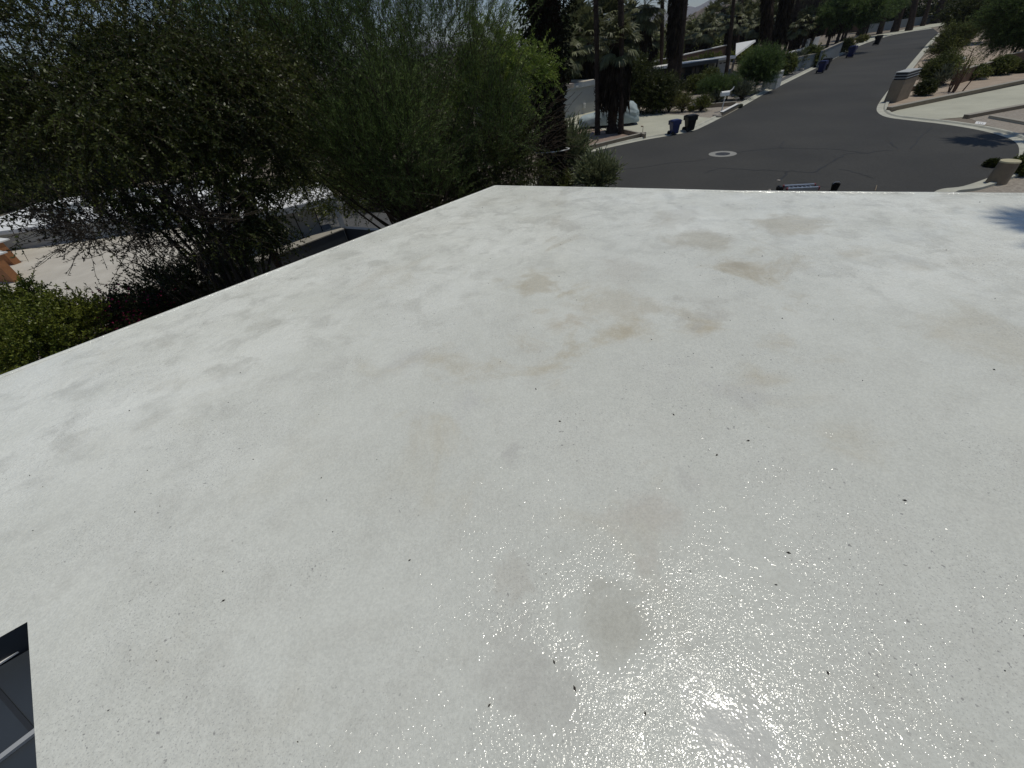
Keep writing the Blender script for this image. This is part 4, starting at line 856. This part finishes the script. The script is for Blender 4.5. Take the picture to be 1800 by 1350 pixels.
for i in range(28):
    a0, a1 = 6.2832*i/28, 6.2832*(i+1)/28; cyl(bm, (pr*math.cos(a0), pr*math.sin(a0), zc-.08*math.sin(a0)), (pr*math.cos(a1), pr*math.sin(a1), zc-.08*math.sin(a1)), .022, .022, 6, False)
obj('cable', bm, M_white, t)
# palms standing outside the picture on the right whose fronds shade deck and street
sh = at(1795, 425, 0); k = 13*math.cos(math.radians(SUN_EL))/math.sin(math.radians(SUN_EL)); off = np.array([math.sin(math.radians(SUN_AZ)), math.cos(math.radians(SUN_AZ))])*k
c = sh[:2]+off+np.array([1.15, .0])
palm('fan_palm', 'tall palm beside the house whose crown shades the right edge of the roof', (c[0]+.2, c[1]+.3, G), 13-G-.3, .22, lean=(-.2, -.3), crown=.85, nf=11, boots=60, seed=50)
sh = at(1812, 242, G); k = 13*math.cos(math.radians(SUN_EL))/math.sin(math.radians(SUN_EL)); off = np.array([math.sin(math.radians(SUN_AZ)), math.cos(math.radians(SUN_AZ))])*k
palm('fan_palm', 'tall palm at the right verge whose crown shades the kerb', (sh[0]+off[0], sh[1]+off[1], G), 13, .22, crown=1.9, nf=9, boots=60, seed=51, wid=.06)
# background palms: one prototype with parts, copies around it
def BGL(px, py, D):
    if px < 1045: return 'grey green fronded palm behind the garage, right of the shaggy ivy trunk'
    if px < 1120: return 'grey green fronded palm behind the skirted palm by the covered car'
    if px < 1260: return 'distant palm below the rocky hill, behind the broad dark trunk and hedge'
    if px < 1345: return 'distant palm above the white triangular roof'
    if px < 1440: return 'distant palm behind the two thick leaning trunks'
    if px < 1520: return 'distant palm above the wide feathery tree by the blue bins'
    return 'far palm beyond the garden wall at the street bend'
proto = None; r = random.Random(5); BGP = 'skirted palms in the distance'
spots = [(1000, 84, 62), (1022, 70, 68), (1062, 60, 64), (1100, 70, 66), (1035, 90, 56), (1012, 60, 80), (1115, 85, 70), (1078, 40, 80), (1150, 75, 90), (1212, 70, 110), (1224, 62, 120), (1240, 60, 100), (1250, 42, 120), (1286, 46, 110), (1305, 50, 115), (1318, 38, 125), (1330, 52, 105), (1362, 48, 100), (1372, 40, 120), (1392, 42, 110), (1410, 30, 125), (1428, 36, 105), (1450, 24, 125), (1470, 30, 120), (1490, 16, 130), (1500, 22, 140), (1356, 24, 140), (1530, 8, 170), (1560, 4, 190), (1590, 2, 180), (1300, 30, 150), (1405, 60, 95), (990, 110, 52), (1345, 20, 170)]
for i, (px, py, D) in enumerate(spots):
    p = atD(px, py, D); hh = p[2]-G; lab = 'distant skirted palm with grey green hanging fronds beyond the houses'
    if proto is None: proto = palm('fan_palm', lab, (p[0], p[1], G), 6., .3, crown=1.7, nf=44, skirt=3.6, skr=.8, boots=60, seed=60, group=BGP, wid=.06); o = proto
    else: o = copy_tree(proto)
    o.location = (p[0], p[1], G); s = max(.75, hh/6.+.12); o.scale = (s if s < 1.4 else 1.4, s if s < 1.4 else 1.4, s); o.rotation_euler = (0, 0, r.uniform(0, 6.28)); o['label'] = BGL(px, py, D); o['group'] = BGP

# --- shrubs round the street
def sh_px(name, lab, px, py, wpx, hpx, m, seed, style='leaf', leaf=(.09, .04), ntw=500, nl=26, tlf=.45, droop=.2, up=.6, trunk=0., cat='shrub', dep=.7, group=None, clump=0, twr=.008, raise_=0.5, z=G):
    b = at(px, py, z); D = math.hypot(b[0], b[1]); top = atD(px, py-hpx, D)[2]; h = top-z
    r = np.linalg.norm(at(px+wpx/2, py, z)-at(px-wpx/2, py, z))/2
    c = np.array([0, 0, h*raise_+trunk*.5]); rz = h*(1-raise_) if trunk else h*.5
    t = plant(name, lab, cat, b, [(c, (r*.8, min(r*dep, max(h*.9, .6)), rz*.8))], m, seed, ntw=ntw, nl=nl, tl=(h*tlf*.5, h*tlf), leaf=leaf, droop=droop, up=up, style=style, trunk_h=trunk, trunk_r=.05+trunk*.04, twr=twr, clump=clump, group=group, shell=.1, limb_n=24)
    t.rotation_euler = (0, 0, -math.atan2(b[0], b[1])); return t
sh_px('oleander', 'pale leaved oleander bush between the shaggy trunk and the street', 1000, 318, 62, 100, L_olea, 100, 'blade', (.19, .034), 800, 30, .35, .1, 1.1, dep=.8)
sh_px('oleander', 'low oleander bush at the far roof edge beside the asphalt', 1048, 345, 66, 66, L_olea, 101, 'blade', (.19, .034), 700, 26, .5, .1, 1.0)
sh_px('small_shrub', 'tiny shrub at the foot of the low kerb wall by the mailbox', 1300, 190, 8, 6, L_grey, 161, ntw=80)
sh_px('dark_shrub', 'dark shrub behind the bare stems left of the shaggy palm trunk', 925, 262, 70, 95, L_dark, 160, leaf=(.12, .05), ntw=1100)
sh_px('garden_shrub', 'green shrub at the foot of the shaggy palm trunk', 985, 345, 50, 45, L_olive, 102, 'leaf', (.09, .03), 400)
sh_px('dark_shrub', 'tall dark shrub behind the covered car', 1150, 199, 46, 66, L_dark, 103, leaf=(.14, .07), ntw=1100, dep=.6)
sh_px('dark_shrub', 'black shaded tree mass behind the skirted palm', 1105, 200, 60, 95, L_dark, 104, leaf=(.16, .08), ntw=1200, dep=.5)
sh_px('dark_shrub', 'dark shrub under the broad palm trunk', 1172, 186, 40, 48, L_dark, 105, leaf=(.13, .06), ntw=800)
sh_px('ornamental_grass', 'yellow green tufted grass at the driveway bed, tallest of three', 1175, 197, 20, 26, L_yel, 106, 'blade', (.3, .015), 260, 12, 1.2, .5, 1.6)
sh_px('ornamental_grass', 'small tufted grass left of the tallest tuft', 1161, 195, 10, 14, L_yel, 107, 'blade', (.25, .015), 140, 10, 1.2, .5, 1.6)
sh_px('spiky_shrub', 'round yellow green spiky shrub right of the tufted grass', 1199, 197, 24, 22, L_yel, 108, 'blade', (.2, .025), 360, 14, .9, .2, 1.)
sh_px('spiky_shrub', 'dark green spiky shrub behind the gravel near the mailbox', 1232, 196, 20, 20, L_olive, 109, 'blade', (.2, .03), 300, 14, .9, .2, 1.)
sh_px('small_shrub', 'small green plant between the two round shrubs', 1214, 196, 10, 8, L_bright, 110, ntw=120)
sh_px('feathery_bush', 'large soft olive bush behind the mailbox', 1250, 181, 54, 34, L_feather, 111, 'feather', (.25, .018), 900, 30, .6, .1, .8, trunk=.5, raise_=.6)
sh_px('feathery_bush', 'soft dark bush right of the mailbox below the slim trunk', 1277, 176, 34, 30, L_feather, 112, 'feather', (.25, .018), 700, 30, .6, .1, .8, trunk=.4, raise_=.6)
sh_px('garden_shrub', 'green shrub on the glass front of the long house', 1222, 165, 40, 30, L_olive, 113, leaf=(.14, .06), ntw=700)
sh_px('garden_shrub', 'small leafy shrub before the grey end wall of the glazed house', 1245, 158, 24, 34, L_olive, 114, leaf=(.14, .06), ntw=420)
sh_px('agave', 'blue grey agave on the gravel right of the mailbox', 1303, 176, 26, 20, L_grey, 115, 'blade', (.5, .07), 130, 10, 1.0, .2, 1.2)
sh_px('agave', 'small agave near the slim trunk behind the mailbox', 1258, 183, 14, 14, L_grey, 116, 'blade', (.4, .06), 90, 10, 1.0, .2, 1.2)
sh_px('feathery_bush', 'big dark feathery bush below the two thick palm trunks', 1325, 164, 62, 64, L_feather, 117, 'feather', (.35, .03), 1500, 30, .5, .1, .8, trunk=.6, raise_=.55)
sh_px('garden_shrub', 'bright shrub under the white triangular roof', 1312, 110, 42, 24, L_bright, 118, leaf=(.25, .1), ntw=600)
hb_ = hp+hn*3.4
plant('clipped_hedge', 'long clipped green hedge in front of the white parked car', 'hedge', (hb_[0], hb_[1], G), [(np.array([*(hd*(HL*u)), 1.5+.15*math.sin(u*9)]), (1.6, 1.0, 1.35)) for u in np.linspace(.15, 1.0, 8)], L_olive, 119, ntw=1900, nl=26, tl=(.2, .5), leaf=(.16, .08), trunk_h=0, trunk_r=.03)
sh_px('clipped_hedge', 'green hedge behind the grey garage roof', 1000, 162, 110, 24, L_bright, 120, leaf=(.16, .08), ntw=1400, dep=.3, cat='hedge')
sh_px('dense_tree', 'dark rounded tree behind the grey garage left of the slim trunk', 1022, 175, 80, 74, L_dark, 121, leaf=(.2, .09), ntw=1800, cat='tree', trunk=1.2, raise_=.55, clump=26)
sh_px('dense_tree', 'olive tree with loose crown above the garage roof', 985, 190, 80, 140, L_feather, 122, 'feather', leaf=(.3, .03), ntw=1700, cat='tree', trunk=2.2, raise_=.6, clump=26, tlf=.3)
sh_px('garden_shrub', 'green shrub at the foot of the thick leaning palm', 1375, 132, 30, 34, L_olive, 123, leaf=(.2, .08), ntw=600)
sh_px('garden_shrub', 'sparse shrub against the grey wall near the white stone', 1396, 124, 26, 30, L_grey, 124, leaf=(.2, .07), ntw=260)
sh_px('garden_shrub', 'green shrub over the grey wall left of the blue carts', 1420, 119, 28, 34, L_olive, 125, leaf=(.2, .08), ntw=600)
sh_px('bare_tree', 'dark twiggy tree behind the thick leaning palm', 1392, 102, 56, 84, L_purp, 126, leaf=(.22, .06), ntw=1300, nl=10, cat='tree', trunk=2., raise_=.6, tlf=.4, twr=.02)
sh_px('palo_verde', 'wide feathery green tree over the grey wall by the blue bins', 1470, 96, 100, 78, L_feather, 127, 'feather', leaf=(.55, .05), ntw=2600, nl=30, cat='tree', trunk=3., raise_=.62, tlf=.4, clump=40, twr=.015)
sh_px('palo_verde', 'feathery tree behind the wall at the bend', 1520, 66, 60, 48, L_feather, 128, 'feather', leaf=(.6, .06), ntw=1500, nl=26, cat='tree', trunk=3., raise_=.62, tlf=.4, clump=26, twr=.015)
sh_px('flowering_shrub', 'yellowish shrub under the feathery tree by the lone blue bin', 1483, 92, 16, 22, L_yel, 129, leaf=(.2, .08), ntw=260)
sh_px('flowering_shrub', 'small yellow shrub on the pink gravel near the farthest bin', 1514, 75, 12, 12, L_yel, 130, leaf=(.2, .08), ntw=200)
sh_px('garden_shrub', 'shrub mass in front of the bend house wall', 1545, 50, 60, 26, L_dark, 131, leaf=(.35, .15), ntw=900)
sh_px('garden_shrub', 'dark shrubs under the white roof at the bend', 1610, 38, 70, 24, L_dark, 132, leaf=(.4, .18), ntw=900)
# right side
sh_px('palo_verde', 'huge dark feathery tree crown filling the top right corner', 1765, 118, 190, 150, L_feather, 140, 'feather', leaf=(.34, .03), ntw=6000, nl=36, cat='tree', trunk=1.6, raise_=.52, tlf=.3, clump=60, twr=.012, dep=.6)
sh_px('palo_verde', 'dark tree at the right roadside where the street bends', 1690, 78, 90, 80, L_dark, 141, 'leaf', leaf=(.2, .08), ntw=2600, nl=30, cat='tree', trunk=1.6, raise_=.52, tlf=.3, clump=40, twr=.012)
sh_px('yellow_green_shrub', 'yellow green shrub spilling over the right kerb', 1658, 104, 62, 60, L_olive, 142, leaf=(.13, .05), ntw=1500, clump=20)
sh_px('roadside_shrub', 'leafy green shrub behind the slatted pillar', 1634, 150, 66, 56, L_olive, 143, leaf=(.10, .045), ntw=1900, clump=22)
sh_px('roadside_shrub', 'dark low shrub at the foot of the pillar', 1622, 168, 40, 24, L_dark, 144, leaf=(.09, .04), ntw=700)
sh_px('agave', 'spiky agave fan between pillar shrub and bare stems', 1651, 153, 24, 24, L_grey, 145, 'blade', (.4, .05), 70, 10, .9, .1, 1.4)
mb = at(1678, 161); rs = np.random.default_rng(146); t = thing('multi_stem_shrub', 'multi stemmed plant with bare upright brown stems on the sandy gravel', 'shrub', mb)
A_ = rs.normal(size=(11, 3))*.28; A_[:, 2] = 0; B_ = A_*1.5+rs.normal(size=(11, 3))*.15+[0, 0, 1.]*rs.uniform(1.3, 2.3, (11, 1))
B_[:, 2] = np.abs(B_[:, 2]); A2, B2, ra_, rb_ = [], [], [], []
M2 = (A_+B_)/2+rs.normal(size=(11, 3))*.06; quadmesh('stems', np.concatenate([tubes(A_, M2, .05, .042, 6), tubes(M2, B_, .042, .025, 6)]), M_brown, t)
pt = np.repeat(B_, 60, 0)+rs.normal(size=(660, 3))*[.25, .25, .22]; quadmesh('foliage', leafquads(pt, rs.normal(size=(660, 3))+[0, 0, .4], .11, .05, rs), L_olive, t)
sh_px('roadside_shrub', 'olive shrub below the brown retaining wall', 1712, 140, 50, 22, L_olive, 147, leaf=(.1, .045), ntw=900)
sh_px('roadside_shrub', 'green shrub in front of the brown wall near the right edge', 1752, 132, 50, 30, L_olive, 148, leaf=(.1, .045), ntw=900)
sh_px('roadside_shrub', 'dark shrub at the right edge on the sandy gravel', 1790, 128, 40, 18, L_dark, 149, leaf=(.1, .045), ntw=700)
sh_px('ground_cover_bush', 'green ground cover bush behind the tan bollard', 1792, 308, 44, 34, L_olive, 150, leaf=(.07, .04), ntw=700)
sh_px('ground_cover_bush', 'low dark ground cover left of the tan bollard top', 1742, 293, 34, 12, L_dark, 151, leaf=(.07, .04), ntw=300)
# distant greenery that reads as one mass
def mass(name, lab, spots, m, seed, leaf, n):
    r = np.random.default_rng(seed); O = []; 
    for (px, py, D, rx, ry, rz) in spots:
        c = atD(px, py, D); c[2] = G+rz*.4; o, v = ell(n, c, (rx, ry, rz), r, .5); O.append(o)
    O = np.concatenate(O); O[:, 2] = np.maximum(O[:, 2], G); Dd = nrm(r.normal(size=O.shape)+[0, 0, .5]); o = quadmesh(name, leafquads(O, Dd, r.uniform(.5, 1.2, len(O))*leaf, leaf*.5, r, flat=.2), m); tag(o, lab, 'trees', kind='stuff')
mass('distant_greenery', 'dark distant greenery between the palms below the rocky hill', [(960+i*24, 90-i*3.0, 125+(i % 3)*16, 9, 7, 4+(i % 3)) for i in range(15)]+[(1330+i*26, 38-i*3, 205, 12, 8, 11) for i in range(8)], L_olive, 200, .6, 2600)
mass('distant_greenery', 'dark distant greenery behind the trees at the left', [(-60+i*80, 215-i*10, 90+(i % 3)*15, 16, 8, 6) for i in range(13)], L_dark, 201, .7, 2200)
mass('distant_greenery', 'dark distant greenery beyond the street bend at the right', [(1560+i*40, 10, 190, 16, 8, 9) for i in range(8)], L_dark, 202, .9, 2000)

# ------------------------------------------------------------------ hills
def hill(name, az0, az1, r0, r1, prof, m, seed, nz=18., na=160, nr=70, fr=.02):
    V = []; Fc = []
    for j in range(nr+1):
        u = j/nr; rr_ = r0+(r1-r0)*u
        for i in range(na+1):
            a = az0+(az1-az0)*i/na; hgt = np.interp(a, *zip(*prof))*(sstep(0, .75, u)**.9)
            x, y = rr_*math.sin(a), rr_*math.cos(a); n = mnoise.fractal(Vector((x*fr+seed, y*fr, 0)), 1., 2., 6)+.5*abs(mnoise.noise(Vector((x*fr*6, y*fr*6, 3))))
            V.append((x, y, G-2+max(0, hgt+nz*(n-.25)*sstep(0, .5, u))))
    k = na+1
    for j in range(nr):
        for i in range(na): Fc.append((j*k+i, j*k+i+1, (j+1)*k+i+1, (j+1)*k+i))
    tag(pymesh(name, V, Fc, m), kind='structure')
def azel(px, py): v = ray(px, py); return math.atan2(v[0], v[1]), v[2]/math.hypot(v[0], v[1])
M_hill = mat('rocky_hillside', (.085, .068, .055), .95, 0, .06, col2=(.20, .165, .135), bump=1.5, bscale=.35, detail=10)
a0, e0 = azel(1196, 20); a1, e1 = azel(1240, 0); a2, e2 = azel(1330, -40); a3 = azel(1800, 0)[0]
R_ = 420
hill('rocky_hill', a0-.04, a3+.35, 190, R_+160, [(a0-.04, 4), (a0, 2+R_*e0), (a1, 2+R_*e1), (a2, 2+R_*e2), (a3+.4, 150)], M_hill, 3, 5., 260, 90, .05)
M_far = mat('far_mountain', (.13, .12, .12), .95, 0, .002, col2=(.20, .185, .18), detail=8)
a0, e0 = azel(1108, 36); a1, e1 = azel(1170, 26); a2, e2 = azel(1235, 2)
hill('mountains', -1.3, a3+.3, 2600, 4600, [(-1.3, 210), (-.6, 150), (a0-.3, 60), (a0, 3600*e0+12), (a1, 3600*e1+12), (a2, 3600*e2+12), (a3+.3, 600)], M_far, 9, 60., 260, 50, .0016)

# ------------------------------------------------------------------ air
def haze(dens):
    bm = bmesh.new(); box(bm, -6400, 6400, -3400, 9400, G-4.5, 900)
    m = bpy.data.materials.new('haze'); m.use_nodes = True; N = m.node_tree.nodes; N.clear(); o = N.new('ShaderNodeOutputMaterial'); v = N.new('ShaderNodeVolumePrincipled')
    v.inputs['Color'].default_value = (.78, .86, 1, 1); v.inputs['Density'].default_value = dens; v.inputs['Anisotropy'].default_value = .2; m.node_tree.links.new(v.outputs[0], o.inputs['Volume'])
    tag(obj('haze', bm, m), 'thin blue haze over the far mountains', 'haze', kind='stuff')
haze(.00010)

# ------------------------------------------------------------------ sub-parts hang under the part they belong to
HOST = {'handle': 'body', 'roof_vent': 'roof', 'floodlight': 'wall', 'meter_box': 'wall', 'wall_slot': 'end_wall', 'sign_marks': 'sign_board', 'digits': 'paint_patch', 'roof_upstand': 'roof',
        'roof_hatch': 'roof', 'parapet': 'roof', 'glazing_bar': 'pane', 'cross_bar': 'pane', 'flag_arm': 'box', 'bail': 'pail', 'ivy': 'trunk', 'flowers': 'crown', 'bracket': 'rail'}
bn = lambda o: o.name.split('.')[0]
for e in [o for o in C.objects if o.type == 'EMPTY']:
    kids = list(e.children); first = {}
    for k in kids: first.setdefault(bn(k), k)
    for k in kids:
        h = first.get(HOST.get(bn(k), ''))
        if h is not None and h is not k: k.parent = h
